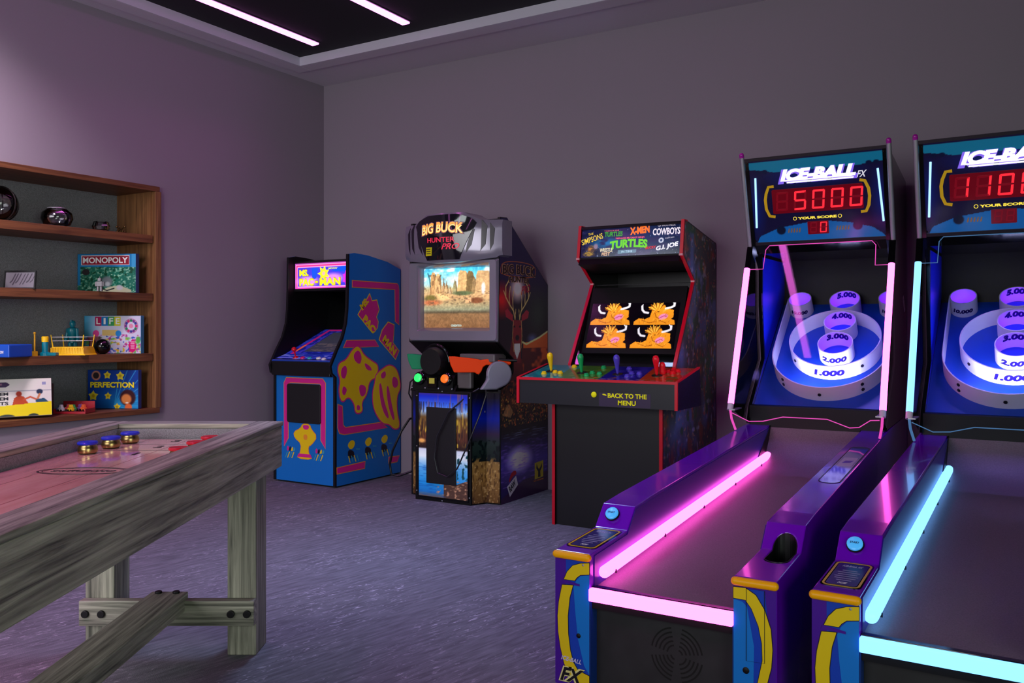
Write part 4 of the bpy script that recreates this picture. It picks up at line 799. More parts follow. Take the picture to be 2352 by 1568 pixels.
def build_multi():
    t = thing('arcade_cabinet', 'four player arcade cabinet with red edging, TURTLES marquee and wide joystick deck', 'arcade machine', (-2.42, 4.48, 0))
    W = .685; red = mat('t_molding_red', (214, 10, 40), .3)
    prof = [(0, .0), (0, .72), (.20, .90), (.205, .935), (.52, 1.436), (.318, 1.582), (.35, 1.788), (.40, 1.785), (.93, 1.70), (.93, 0)]
    for x in (0, W-.018): MB().prism(prof, SIDE(x), 0, .018).obj('side_panel', BLK, t)
    for x in (-.001, W-.018):
        m = MB(); band(m, prof[0:8], .012, SIDE(x), 0, .019); m.obj('edge_molding', red, t, label='red edge molding')
    for (y, z) in ((.318, 1.582), (.52, 1.436)):
        for x in (.0, W-.018): MB().box(x-.002, x+.02, y-.01, y+.004, z-.006, z+.006).obj('molding_joint', mat('joint_pale', (226, 150, 160), .3), t)
    C_ = Canvas(0, .93, 0, 1.79, .006); C_.mix(np.ones(C_.U.shape), (44, 50, 50)); C_.spots(.12, .16, (60, 76, 106), .45, .7, 21); C_.spots(.07, .09, (84, 54, 36), .6, .75, 22); C_.spots(.05, .08, (36, 62, 44), .6, .72, 23); C_.spots(.03, .05, (120, 130, 150), .72, .82, 24, 1., .7); C_.spots(.02, .03, (140, 44, 44), .74, .82, 25, 1., .7); C_.spots(.02, .02, (150, 120, 70), .74, .82, 26, 1., .7)
    C_.ell(.25, 1.0, .16, .12, (70, 100, 150), .9, .7); C_.ell(.16, .55, .12, .14, (60, 90, 130), .9, .6)
    C_.C = np.clip(C_.C*1.5+10, 0, 255)
    C_.obj('side_art', SIDE(W), PRINTM, t, .0008, clip=[(a+(.008 if a < .6 else -.002), b-.006 if b > 1.6 else b) for a, b in prof], label='dark collage printed side')
    MB().box(.018, W-.018, .012, .03, .0, .74).obj('front_panel', mat('front_black', (13, 13, 17), .5), t)
    MB().box(.018, W-.018, .90, .928, 0, 1.69).obj('back_panel', BLK, t)
    MB().prism([(.34, 1.765), (.345, 1.782), (.92, 1.70), (.92, 1.68)], SIDE(.018), 0, W-.036).obj('top_panel', BLK, t)
    # hood and recess
    MB().prism([(.326, 1.58), (.52, 1.52), (.60, 1.50), (.60, 1.70), (.36, 1.76), (.356, 1.765)], SIDE(.018), 0, W-.036).obj('marquee_box', BLKM, t)
    M_ = Fr((0, .325, 1.586), (1, 0, 0), (0, .032, .195))
    cv = Canvas(.02, W-.02, .004, .192, .003); cv.mix(np.ones(cv.U.shape), (14, 24, 60)); cv.ell(.2, .09, .16, .05, (30, 130, 190), .9); cv.ell(.42, .1, .3, .12, (30, 60, 120), .9, .7); cv.spots(.006, .006, (180, 200, 230), .86, .95, 31); cv.spots(.05, .02, (40, 40, 90), .5, .7, 32)
    cv.ell(.09, .055, .03, .03, (190, 130, 60), .5); cv.ell(.075, .025, .045, .018, (170, 140, 60), .4); cv.ell(.12, .07, .02, .025, (150, 130, 150), .5); cv.poly([(.27, .018), (.39, .022), (.39, .042), (.27, .04)], (90, 130, 150)); cv.spots(.012, .008, (60, 50, 60), .5, .6, 33, cv.inside([(.03, .01), (.14, .01), (.14, .075), (.03, .075)])*1., .8)
    cv.ell(.545, .088, .018, .018, (210, 220, 235), .2); cv.ell(.545, .088, .009, .009, (40, 60, 110), .3)
    cv.obj('marquee', M_, attrmat('multi_marquee_lit', .12, .55), t, .001, label='starry marquee crowded with game titles')
    def T(s, u, v, wd, h, col, em, **k): text(s, M_, u, v, wd, h, .0016, .0024, mat('title_%d_%d_%d' % col, col, .3, emit=s2l(col), es=em), t, **k)
    T('THE', .065, .142, .035, .014, (226, 196, 60), .7, rot=.15); T('SIMPSONS', .028, .082, .145, .036, (226, 196, 60), .7, rot=.27, bold=.01); T('TURTLES', .175, .128, .12, .030, (60, 160, 50), .7, bold=.03); T('TEENAGE', .17, .162, .10, .006, (230, 110, 130), .7)
    T('X-MEN', .345, .130, .125, .046, (240, 110, 30), .9, bold=.05, rot=.08); T('COWBOYS', .49, .120, .17, .042, (226, 220, 230), .8, bold=.03); T('OF MOO MESA', .52, .172, .11, .009, (210, 200, 210), .6); T('TEENAGE MUTANT NINJA', .25, .107, .19, .012, (236, 90, 120), .9, bold=.02)
    T('TURTLES', .215, .045, .245, .052, (100, 200, 40), .9, bold=.05, arch=.01); T('IN TIME', .295, .024, .07, .012, (190, 220, 235), .7); T('G.I. JOE', .52, .018, .14, .034, (235, 238, 245), .9, bold=.03, rot=.18, shear=.2); T('WRESTLE', .15, .034, .085, .024, (230, 220, 180), .8, bold=.02); T('FEST', .165, .010, .055, .02, (230, 190, 150), .8, bold=.02); T('CAPTAIN', .57, .094, .055, .008, (200, 200, 215), .6, rot=.1); T('BUCKY', .45, .038, .065, .016, (210, 40, 40), .8, bold=.03, rot=.05)
    MB().prism([(.30, 1.545), (.325, 1.58), (.50, 1.515), (.495, 1.50)], SIDE(.018), 0, W-.036).obj('speaker_panel', BLKM, t)
    for x in (.09, .33, .59): MB().sphere((x, .39, 1.545), .006, 10, 6).obj('screw', STEEL, t, smooth=True)
    # monitor: glass in front, picture behind
    MB().prism([(.018, 0), (W-.018, 0), (W-.018, .60), (.018, .60)], Fr((0, .232, .93), (1, 0, 0), (0, .315, .501)), -.17, -.10).obj('monitor_body', BLKM, t)
    A = Fr((0, .325, 1.02), (1, 0, 0), (0, .109, .261)); ux = .675-.04
    MB().prism([(.03, -.02), (W-.03, -.02), (W-.03, .42), (.03, .42)], A, -.03, -.001).obj('monitor', BLKM, t)
    sc = Canvas(.05, .625, .012, .312, .0025); sc.mix(np.ones(sc.U.shape), (4, 2, 6))
    cell = [(.056, .168), (.345, .168), (.056, .016), (.345, .016)]
    for (u0, v0) in cell:
        K = 1.0
        P = lambda x, y: (u0+x*K, v0+y*K)
        orr, dko, lt = (226, 140, 30), (150, 80, 14), (250, 180, 60)
        sc.poly([P(.0, .0), P(.0, .02), P(.03, .042), P(.07, .036), P(.1, .05), P(.16, .03), P(.22, .045), P(.258, .028), P(.265, .0)], orr); sc.line([P(.05, .03), P(.10, .012), P(.14, .02)], .004, dko); sc.line([P(.16, .03), P(.21, .01)], .004, dko)
        sc.poly([P(.10, .05), P(.11, .10), P(.105, .125), P(.135, .118), P(.15, .138), P(.165, .12), P(.185, .128), P(.2, .105), P(.245, .095), P(.25, .05), P(.225, .028), P(.15, .03)], orr)
        for k in range(13): a = 1.0+k*.15; sc.line([P(.145+.02*math.cos(a), .085+.02*math.sin(a)), P(.145+(.06+.008*(k % 2))*math.cos(a), .085+(.055+.01*(k % 2))*math.sin(a))], .0055, lt if k % 3 else dko)
        sc.ell(*P(.185, .052), .034*K, .021*K, (226, 130, 170), .2, 1., .3); sc.line([P(.165, .045), P(.19, .058), P(.205, .052)], .005, (170, 60, 120)); sc.ell(*P(.15, .085), .008, .004, (60, 30, 10), .4); sc.line([P(.13, .075), P(.14, .05), P(.16, .04)], .005, dko)
        sc.line([P(.085, .078), P(.06, .082), P(.045, .098), P(.04, .122)], .013, (225, 222, 226)); sc.line([P(.04, .118), P(.044, .132)], .006, (225, 222, 226)); sc.line([P(.195, .105), P(.225, .112), P(.245, .122), P(.245, .142)], .014, (225, 222, 226)); sc.line([P(.245, .138), P(.232, .15)], .006, (240, 240, 240))
    for (u0, v0) in cell:
        for k in range(26):
            a = u0+.03+RNG.random()*.2; b = v0+.008+RNG.random()*.03; sc.line([(a, b), (a+.012*(RNG.random()-.3), b+.012)], .003, (250, 180, 60) if k % 2 else (150, 80, 14), .7)
        for k in range(14):
            a = u0+.115+RNG.random()*.10; b = v0+.05+RNG.random()*.045; sc.line([(a, b), (a+.01, b+.014)], .0028, (250, 190, 80) if k % 2 else (160, 84, 14), .7)
    sc.obj('screen', A, SCRN, t, .0, label='screen showing four shaggy orange horned cattle heads')
    gl = acrylic('clear_panel', 1.35, (.97, .97, .98))
    MB().prism([(.019, 0), (W-.019, 0), (W-.019, .585), (.019, .585)], Fr((0, .222, .935), (1, 0, 0), (0, .315, .501)), -.004, 0).obj('monitor_glass', gl, t)
    # control deck
    x0, x1 = -.145, .83; deck = [(-.16, .722), (-.16, .862), (.19, .927), (.215, .722)]
    MB().prism(deck, SIDE(x0+.012), 0, x1-x0-.024).obj('control_deck', mat('deck_black', (16, 18, 26), .4), t)
    for x in (x0, x1-.012):
        MB().prism([(-.162, .72), (-.162, .868), (.192, .934), (.217, .72)], SIDE(x), 0, .012).obj('deck_cheek', mat('cheek_navy', (18, 22, 52), .4, noise=(60, .6)), t)
    m = MB(); m.box(x0-.002, x1+.002, -.168, -.156, .857, .871); m.box(x0-.002, x0+.014, -.168, -.158, .72, .857); m.box(x1-.014, x1+.002, -.168, -.158, .72, .857)
    for x in (x0-.002, x1-.012): m.prism([(-.16, .864), (.192, .929), (.192, .938), (-.16, .873)], SIDE(x), 0, .014)
    m.obj('edge_molding', red, t, label='red edge molding')
    D = Fr((0, -.16, .864), (1, 0, 0), (0, .35, .065)); Ld = .352
    cv = Canvas(x0+.012, x1-.012, .008, Ld, .004); cv.mix(np.ones(cv.U.shape), (20, 120, 120)); gy = (70, 120, 40)
    cv.poly([(.10, 0), (.04, .4), (.9, .4), (.9, 0)], gy); cv.poly([(.36, 0), (.33, .4), (.9, .4), (.9, 0)], (34, 30, 130)); cv.poly([(.60, 0), (.56, .4), (.9, .4), (.9, 0)], (190, 70, 30))
    cv.spots(.06, .05, (30, 170, 150), .5, .7, 41, (cv.U < .12)*1., .7); cv.spots(.05, .03, (130, 150, 40), .5, .7, 42, ((cv.U > .12)*(cv.U < .34))*1., .7); cv.spots(.06, .04, (70, 60, 180), .5, .7, 43, ((cv.U > .38)*(cv.U < .57))*1., .7); cv.spots(.05, .04, (120, 130, 60), .55, .7, 44, (cv.U > .62)*1., .7); cv.spots(.03, .008, (200, 190, 190), .6, .75, 45, (cv.V < .05)*1., .8); cv.spots(.03, .01, (200, 120, 60), .6, .75, 46, ((cv.V < .09)*(cv.U > .3)*(cv.U < .6))*1., .8)
    cv.obj('deck_art', D, attrmat('deck_gloss', .1, 0, .3), t, .0008)
    sets = [('yellow', (250, 206, 20), (-.02, .185), [(-.03, .112), (.025, .15), (.066, .135), (.075, .30)]), ('green', (20, 170, 90), (.19, .165), [(.2536, .0974), (.262, .157), (.314, .142), (.27, .295)]), ('purple', (84, 70, 196), (.42, .157), [(.50, .105), (.5, .168), (.545, .172), (.436, .285)]), ('red', (235, 16, 30), (.655, .155), [(.69, .235), (.728, .205), (.74, .252), (.705, .285)])]
    for nm, rgb, (u, v), bs in sets:
        cm = mat('control_'+nm, rgb, .25)
        MB().lathe([(.03, 0), (.03, .003), (.012, .006)], D.P(u, v, .001), D.n, 22).obj('joystick_washer', BLK, t, smooth=True)
        MB().lathe([(.007, 0), (.009, .02), (.013, .05), (.0175, .078), (.0185, .092), (.014, .105), (.004, .111)], D.P(u, v, .004), D.n, 22).obj('joystick', cm, t, smooth=True, label=nm+' bat-top joystick')
        for (a, b) in bs:
            MB().lathe([(.0165, 0), (.0165, .006), (.0125, .009), (.0125, .014), (.009, .016), (0, .016)], D.P(a, b, .001), D.n, 18).obj('button', cm, t, smooth=True)
    if True:
        cm = mat('control_red', (235, 16, 30), .25); MB().lathe([(.018, 0), (.019, .01), (.016, .035), (.018, .05), (.012, .062), (0, .066)], D.P(.672, .20, .002), D.n, 18).obj('joystick', cm, t, smooth=True)
    Fk = Fr((0, -.16, 0), (1, 0, 0), (0, 0, 1)); ym = mat('menu_yellow', (255, 248, 20), .6, spec=.2)
    MB().prism([(.377, .725), (.68, .725), (.68, .80), (.377, .80)], Fk, .0002, .0008).obj('text_plate', mat('plate_purple', (46, 26, 62), .5), t)
    MB().lathe([(.016, 0), (.016, .004), (.012, .007), (0, .007)], (.347, -.1605, .787), (0, -1, 0), 22).obj('menu_button', ym, t, smooth=True)
    poly('arrow_mark', smoothpts([(.395, .79), (.405, .795), (.422, .789), (.424, .783), (.408, .785)]), Fk, .001, .0016, ym, t)
    text('BACK TO THE', Fk, .43, .773, .228, .026, .001, .0018, ym, [c for c in t.children if c.name.startswith('control_deck')][0], bold=.03); text('MENU', Fk, .49, .735, .105, .026, .001, .0018, ym, [c for c in t.children if c.name.startswith('control_deck')][0], bold=.03)
    for c, p in (('screen', 'monitor'), ('lettering', 'marquee'), ('joystick_washer', 'control_deck'), ('molding_joint', 'side_panel'), ('text_plate', 'control_deck')): nest(t, c, p)
build_multi()

# ---------------------------------------------------------------- ice ball alleys
ACR2 = acrylic('clear_side_sheet', 1.12, (.97, .97, .99)); ACR = acrylic('clear_acrylic', 1.42, (.95, .95, .97))
PURP = mat('purple_gloss', (112, 6, 196), .2, coat=.5); PURPD = mat('purple_dark', (40, 14, 96), .3)
INNER = mat('inner_rail_blue', (40, 26, 140), .3); DECK = mat('rubber_deck', (112, 98, 110), .5, noise=(240, .2), bump=(500, .2))
GRILLE = mat('speaker_panel', (30, 30, 33), .6, noise=(14, .3)); BBLUE = mat('board_blue', (14, 66, 176), .35); WALLB = mat('side_blue', (20, 40, 220), .3)
AMB = mat('amber_bumper', (255, 176, 0), .35, spec=.25); AY = mat('art_yellow', (232, 200, 10), .35); ALB = mat('art_light_blue', (10, 120, 214), .35); AMB2 = mat('art_mid_blue', (12, 62, 186), .35); ANV = mat('art_navy', (10, 20, 90), .35); APU = mat('art_purple', (70, 10, 150), .35)
RINGW = mat('ring_white', (226, 220, 236), .35); NUM = mat('number_ink', (22, 0, 90), .6, spec=.2)
SEG = {'0': 'abcdef', '1': 'bc', '5': 'acdfg', ' ': ''}
def seven(mb_on, mb_off, fr, u0, v0, wd, h, ch, w0, w1):
    t = wd*.17; g = t*.35; sl = lambda v: (v-v0)*.10
    S = {'a': ((u0+g, v0+h-t), (u0+wd-g, v0+h)), 'd': ((u0+g, v0), (u0+wd-g, v0+t)), 'g': ((u0+g, v0+h/2-t/2), (u0+wd-g, v0+h/2+t/2)),
         'f': ((u0, v0+h/2+g), (u0+t, v0+h-g)), 'b': ((u0+wd-t, v0+h/2+g), (u0+wd, v0+h-g)), 'e': ((u0, v0+g), (u0+t, v0+h/2-g)), 'c': ((u0+wd-t, v0+g), (u0+wd, v0+h/2-g))}
    for k, ((a, b), (c, d)) in S.items():
        (mb_on if k in SEG[ch] else mb_off).prism([(a+sl(b), b), (c+sl(b), b), (c+sl(d), d), (a+sl(d), d)], fr, w0, w1)
def carve(o, mb):
    c = mb.obj('cutter', BLK, o.parent); md = o.modifiers.new('cut', 'BOOLEAN'); md.operation = 'DIFFERENCE'; md.solver = 'EXACT'; md.object = c
    bpy.context.view_layer.update(); me = bpy.data.meshes.new_from_object(o.evaluated_get(bpy.context.evaluated_depsgraph_get()))
    o.modifiers.clear(); o.data = me; bpy.data.objects.remove(c)
def alley(label, loc, rz, tag, neon, core, score, small):
    t = thing('ice_ball_alley', label, 'arcade machine', loc, rz)
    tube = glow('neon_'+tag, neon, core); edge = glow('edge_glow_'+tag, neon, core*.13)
    sp = [(0, .012), (0, .436), (.006, .441), (.295, .456), (.365, .528), (.50, .540), (2.25, .645), (2.94, .66), (2.94, .012)]
    for s, x0, x1 in ((-1, -.3515, -.2285), (1, .2285, .3515)):
        o = MB().prism(sp, SIDE(x0), 0, x1-x0).obj('side_rail', PURP, t)
        if s > 0:
            c = MB().prism(arc(.30, .205, .037, 180, 360, 14)+arc(.30, .306, .037, 0, 180, 14), Fr((0, 0, 0), (1, 0, 0), (0, 1, 0)), .33, .7); carve(o, c)
            MB().prism(arc(.30, .205, .0365, 180, 360, 14)+arc(.30, .306, .0365, 0, 180, 14), Fr((0, 0, 0), (1, 0, 0), (0, 1, 0)), .331, .336).obj('ball_well_floor', BLKM, t)
            m = MB(); pl = arc(.30, .205, .0367, 180, 360, 14)+[(.3367, .295)]+arc(.30, .306, .0367, 0, 180, 14)+[(.2633, .295)]; pi = arc(.30, .205, .0345, 180, 360, 14)+[(.3345, .295)]+arc(.30, .306, .0345, 0, 180, 14)+[(.2655, .295)]
            zt = lambda y: (.452 if y < .295 else .454+(min(y, .365)-.295)*1.03)
            m.ring([[Vector((a, b, .336)) for a, b in pl], [Vector((a, b, zt(b))) for a, b in pl], [Vector((a, b, zt(b))) for a, b in pi], [Vector((a, b, .336)) for a, b in pi]], cap=False); m.obj('ball_well', BLK, t)
        b = o.modifiers.new('b', 'BEVEL'); b.width = .003; b.segments = 2; b.limit_method = 'ANGLE'; b.angle_limit = math.radians(30)
        xi = x1 if s < 0 else x0
        MB().prism([(.03, .30), (.03, .43), (.29, .445), (.36, .518), (.50, .530), (2.2, .63), (2.2, .42), (.3, .31)], SIDE(xi if s < 0 else xi-.003), 0, .003).obj('inner_rail_liner', INNER, t)
        MB().tube([(x0+.006, -.003, .429), (x1-.006, -.003, .429)], .0125, 14).sphere((x0+.006, -.003, .429), .0125, 12, 8).sphere((x1-.006, -.003, .429), .0125, 12, 8).obj('bumper', AMB, t, smooth=True, label='amber bumper strip')
    # deck
    pd = [(.0, .336), (.05, .331)]; dk = [(.05, .331), (1.9, .455), (2.0, .472), (2.08, .51), (2.14, .57), (2.17, .63), (2.17, .3), (.05, .3)]
    MB().prism(dk, SIDE(-.2255), 0, .451).obj('lane_deck', DECK, t, smooth=True, label='grey rubber rolling lane')
    MB().prism([(.012, .338), (.05, .333), (.05, .30), (.012, .30)], SIDE(-.2285), 0, .457).obj('lane_lip', BLKG, t, bevel=.002)
    for s in (-1, 1): MB().prism([(1.87, .46), (2.17, .64), (2.17, .46)], SIDE(-.2255 if s < 0 else .2225), 0, .003).obj('ramp_cheek', BLKM, t)
    MB().box(-.2275, .2275, -.012, .012, .297, .336).obj('front_light_bar', tube, t, bevel=.003, label='glowing bar across the front')
    MB().tube([(-.212, .075, .371), (-.212, 2.07, .494)], .0195, 16).sphere((-.212, .075, .371), .0195, 16, 8).obj('lane_light_tube', tube, t, smooth=True, label='glowing tube along the left side of the lane')
    m = MB()
    for k in range(5): y = .12+k*.44; m.box(-.196, -.190, y-.002, y+.002, .352+y*.06, .364+y*.06)
    m.obj('tube_clip', BLK, t)
    # front
    MB().box(-.2285, .2285, .045, .06, .012, .296).obj('speaker_panel', GRILLE, t)
    MB().box(-.2283, -.2255, .0, .045, .012, .296).obj('recess_side', mat('recess_blue', (8, 50, 120), .35), t)
    MB().box(.2255, .2283, .0, .045, .012, .296).obj('recess_side', MATS['recess_blue'], t)
    MB().box(-.2285, .2285, .01, .045, .27, .298).obj('recess_top', BLKM, t)
    F_ = Fr((0, .045, 0), (1, 0, 0), (0, 0, 1)); m = MB()
    for k in range(6):
        r = .014+k*.0125
        for a0, a1 in ((100, 170), (190, 260), (280, 350), (10, 80)):
            if k == 0 and a0 in (100, 280): continue
            off = (.004 if a0 in (10, 280) else -.004); m_ = arc(.041+off, .163, r, a0, a1, 10, r*1.05); band(m, m_, .0048, F_, -.001, .0006)
    m.obj('speaker_slots', mat('slot_black', (2, 2, 3), .9), t)
    A = FRONT; w = .0004; sn = Since(t)
    oo = [(-.2289, .4137), (-.2601, .4085), (-.2875, .3979), (-.3066, .3762), (-.3181, .351)]; oi = [(-.2801, .3518), (-.2727, .3623), (-.2601, .3725), (-.2289, .3782)]
    o2 = [(-.3246, .3318), (-.3366, .2766), (-.3409, .2301), (-.3388, .1808), (-.3302, .1291), (-.3173, .0821), (-.3024, .0548), (-.28, .035), (-.25, .02), (-.2289, .0145)]; i2 = [(-.2289, .0587), (-.2685, .0693), (-.2854, .0923), (-.296, .128), (-.3032, .1797), (-.3045, .2363), (-.2981, .2942), (-.2862, .3358)]
    rx = -.229
    poly('front_art_base', [(-.3505, .014), (rx, .014), (rx, .42), (-.3505, .42)], A, w, w+.0004, APU, t)
    poly('front_art', [(-.312, .415), (rx, .416), (rx, .06), (-.30, .06), (-.31, .2)], A, w+.0005, w+.0009, AMB2, t)
    poly('front_art', [(rx, .3756), (-.2601, .3687), (-.2748, .3526), (-.2845, .3304), (-.2791, .2595), (-.2685, .1672), (-.2476, .0886), (rx, .0624)], A, w+.001, w+.0014, ALB, t)
    poly('front_art', oo+[(-.2803, .3518)]+oi[1:], A, w+.0022, w+.0026, AY, t); poly('front_art_line', outline(oo+oi, .0018), A, w+.0015, w+.0019, DKP, t)
    poly('front_art', o2+i2, A, w+.0022, w+.0026, AY, t); poly('front_art_line', outline(o2+i2, .0018), A, w+.0015, w+.0019, DKP, t)
    poly('front_art', [(-.3215, .351), (-.2622, .343), (-.2622, .336), (-.325, .340)], A, w+.003, w+.0034, APU, t)
    text('ICE-BALL', A, -.328, .094, .072, .014, w+.0035, w+.004, mat('logo_lilac', (206, 200, 240), .4), t, bold=.02, shear=.3, rot=-.05)
    text('FX', A, -.337, .025, .094, .050, w+.003, w+.0034, mat('logo_cream2', (236, 226, 150), .4), t, bold=.09, shear=.35); text('FX', A, -.331, .028, .084, .044, w+.004, w+.0045, BLK, t, bold=.03, shear=.35)
    fuse(sn.new()[0], sn.new(), 'front_art')
    MB().lathe([(.0075, -.002), (.0075, .003), (.005, .005), (0, .005)], (-.2664, 0, .179), (0, -1, 0), 18).obj('lock', BLKM, t, smooth=True); MB().sphere((-.2505, -.001, .405), .0045, 12, 8).obj('screw', STEEL, t, smooth=True)
    lx = .2292; sn = Since(t)
    poly('front_art_base', [(lx, .014), (.3505, .014), (.3505, .42), (lx, .42)], A, w, w+.0004, APU, t)
    poly('front_art', [(lx, .41), (.318, .412), (.334, .25), (.30, .014), (lx, .014)], A, w+.0005, w+.0009, AMB2, t)
    poly('front_art', [(lx, .376), (.255, .372), (.268, .36), (.288, .25), (.286, .12), (.27, .014), (lx, .014)], A, w+.001, w+.0014, ALB, t)
    yb = [(lx, .4108), (.2637, .4125), (.2934, .3960), (.3179, .358), (.335, .307), (.3398, .2492), (.3364, .1996), (.3228, .1437), (.290, .08), (.26, .014)]; yi = [(lx, .014), (.26, .06), (.2984, .1485), (.3121, .2144), (.3106, .2633), (.3008, .3108), (.2811, .3568), (.2637, .3787), (lx, .3793)]
    poly('front_art', yb+yi[1:], A, w+.0022, w+.0026, AY, t); poly('front_art_line', outline(yb+yi[1:], .0018), A, w+.0015, w+.0019, DKP, t)
    m = MB(); band(m, [(.2662, .412), (.3179, .412), (.3179, .208), (.2662, .206)], .0015, A, w+.0027, w+.0032, closed=True); m.obj('service_door_gap', BLK, t); fuse(sn.new()[0], sn.new(), 'front_art')
    MB().lathe([(.0095, -.002), (.0095, .003), (.006, .005), (0, .005)], (.2652, 0, .178), (0, -1, 0), 18).obj('lock', BLKM, t, smooth=True)
    # start button and instruction plate
    n_ = Vector((0, -.072, .07)).normalized(); bc = Vector((-.301, .333, .497))
    MB().lathe([(.026, 0), (.026, .005), (.022, .006)], bc, n_, 28).obj('button_collar', BLKM, t, smooth=True)
    MB().lathe([(.023, .004), (.023, .012), (.019, .015), (0, .0155)], bc, n_, 28).obj('start_button', mat('start_blue', (70, 170, 235), .3, emit=(.06, .35, .75), es=.65), t, smooth=True, label='blue START button')
    SL = Fr(tuple(bc), (1, 0, 0), (0, .07, .072)); text('START', SL, 0, 0, .026, .007, .0158, .0164, DKP, t, center=True, bold=.02)
    sn = Since(t); P_ = Fr((0, .006, .4415), (1, 0, 0), (0, .289, .0145)); q = rrect(-.344, -.236, .045, .275, .018)
    poly('instruction_plate', q, P_, .0002, .0012, BLKG, t); m = MB(); band(m, rrect(-.337, -.243, .052, .268, .016), .006, P_, .0013, .0018, closed=True); m.obj('plate_border', mat('border_gold', (220, 180, 30), .35), t)
    poly('plate_art', rrect(-.331, -.249, .06, .26, .012), P_, .0013, .0016, mat('plate_blue', (22, 26, 110), .3), t)
    m = MB()
    for k, (a, b) in enumerate(((-.31, -.27), (-.318, -.262), (-.322, -.258), (-.316, -.264), (-.32, -.26), (-.31, -.27))): m.prism([(a, .10+k*.018), (b, .10+k*.018), (b, .105+k*.018), (a, .105+k*.018)], P_, .0017, .002)
    m.obj('plate_print', mat('plate_ink', (150, 150, 190), .4), t); text('ICE', P_, -.302, .074, .026, .012, .0017, .002, WPR, t, bold=.03, shear=.3); text('ICE-BALL FX', P_, -.318, .228, .056, .014, .0017, .002, mat('plate_logo', (190, 180, 230), .4), t, bold=.02, shear=.3); fuse(sn.new()[0], sn.new(), 'instruction_plate')
    # ball window in the right rail
    Q_ = Fr((0, .50, .5405), (1, 0, 0), (0, 1.75, .105)); rr = rrect(.262, .340, .46, 1.22, .036, 8)
    m = MB(); band(m, rr, .004, Q_, .0, .0012, closed=True); m.obj('window_gasket', BLK, t); poly('return_window', rrect(.264, .338, .462, 1.218, .034, 8), Q_, .0, .0008, mat('window_violet', (70, 50, 150), .06, coat=1.), t)
    poly('window_sticker', rrect(.274, .330, .78, .96, .006), Q_, .0009, .0013, mat('sticker_white', (196, 190, 226), .3), t); poly('sticker_print', [(.284, .84), (.315, .85), (.322, .90), (.29, .89)], Q_, .0014, .0017, mat('sticker_ink', (90, 60, 190), .4), t)
    # cage body
    MB().box(-.335, .335, 2.172, 2.93, .02, .74).obj('cabinet_base', BLKM, t)
    side = [(2.16, .648), (2.20, .74), (2.45, .98), (2.40, 1.28), (2.40, 1.48), (2.27, 1.60), (2.13, 2.045), (2.20, 2.065), (2.90, 1.985), (2.94, 1.90), (2.94, .66)]
    for s, x0 in ((-1, -.3485), (1, .3305)):
        MB().prism(side, SIDE(x0), 0, .018).obj('side_panel', BLKG, t)
        MB().prism([(2.27, .78), (2.47, .98), (2.42, 1.28), (2.42, 1.55), (2.92, 1.55), (2.92, 1.33), (2.36, .86)], SIDE(x0+.018 if s < 0 else x0-.002), 0, .002).obj('side_lining', WALLB, t, label='blue lined inner wall')
        ac = MB().prism([(2.22, 1.475), (1.925, .735), (2.15, .66), (2.20, .74), (2.45, .98), (2.40, 1.28), (2.40, 1.475)], SIDE(-.352 if s < 0 else .349), 0, .003).obj('side_window', ACR2, t)
    MB().box(-.33, .33, 2.91, 2.93, .74, 1.99).obj('back_panel', BLKM, t)
    MB().prism([(2.14, 2.03), (2.90, 1.955), (2.90, 1.98), (2.15, 2.055)], SIDE(-.33), 0, .66).obj('top_panel', BLKM, t)
    MB().prism([(2.275, 1.612), (2.30, 1.56), (2.90, 1.56), (2.90, 1.60), (2.30, 1.63)], SIDE(-.33), 0, .66).obj('header_shelf', BLKG, t)
    # marquee
    Q = Fr((0, 2.28, 1.61), (1, 0, 0), (0, -.15, .44)); LM = .4649
    MB().prism([(-.352, 0), (.352, 0), (.352, LM), (-.352, LM)], Q, -.03, -.001).obj('marquee_box', BLKM, t)
    cv = Canvas(-.35, .35, .012, LM-.012, .0035); cv.mix(np.ones(cv.U.shape), (16, 12, 44)); cv.ell(-.31, .2, .06, .2, (10, 24, 90), .9, .8); cv.ell(.31, .2, .06, .2, (10, 24, 90), .9, .8); cv.ell(0, .36, .3, .08, (10, 30, 110), .9, .8)
    cv.poly([(-.36, .445), (.36, .445), (.36, .40), (.22, .385), (-.20, .385), (-.30, .405), (-.36, .41)], (14, 96, 126)); cv.poly([(-.325, .0), (-.30, .045), (-.20, .085), (-.05, .107), (.06, .108), (.16, .094), (.27, .063), (.325, .02), (.33, 0)], (14, 84, 150))
    cv.ell(-.188, .072, .026, .026, (8, 16, 40), .2); cv.ell(.198, .076, .026, .026, (8, 16, 40), .2)
    for u0, u1 in ((-.150, -.085), (.095, .155)):
        for k in range(5): cv.line([(u0+k*.014, .058), (u0+k*.014+.004, .076)], .006, (120, 80, 30))
    for u in (-.285, -.25, .265, .30): cv.ell(u, .392, .017, .012, (8, 14, 44), .3)
    cv.obj('marquee_art', Q, attrmat('alley_marquee_lit', .1, .55), t, .0005)
    dr = mat('display_dark_red', (60, 4, 10), .12, emit=(.09, .0, .004), es=1); ro = glow('display_red', (1.0, .015, .03), 1.25); off = mat('display_off_red', (90, 8, 14), .2, emit=(.12, .0, .005), es=1)
    poly('score_window', rrect(-.222, .232, .163, .292, .008), Q, .001, .003, dr, t); poly('small_window', rrect(-.05, .056, .042, .111, .004), Q, .001, .003, dr, t)
    def digit(u0, v0, wd, h, ch):
        on, of = MB(), MB(); seven(on, of, Q, u0, v0, wd, h, ch, .0032, .0042); a = of.obj('score_digit', off, t)
        if on.v: fuse(a, [on.obj('lit', ro, t)])
    for k, ch in enumerate(score): digit(-.207+k*.0925, .177, .062, .10, ch)
    digit(.010, .050, .034, .056, '0' if small else ' '); digit(-.04, .05, .034, .056, ' ')
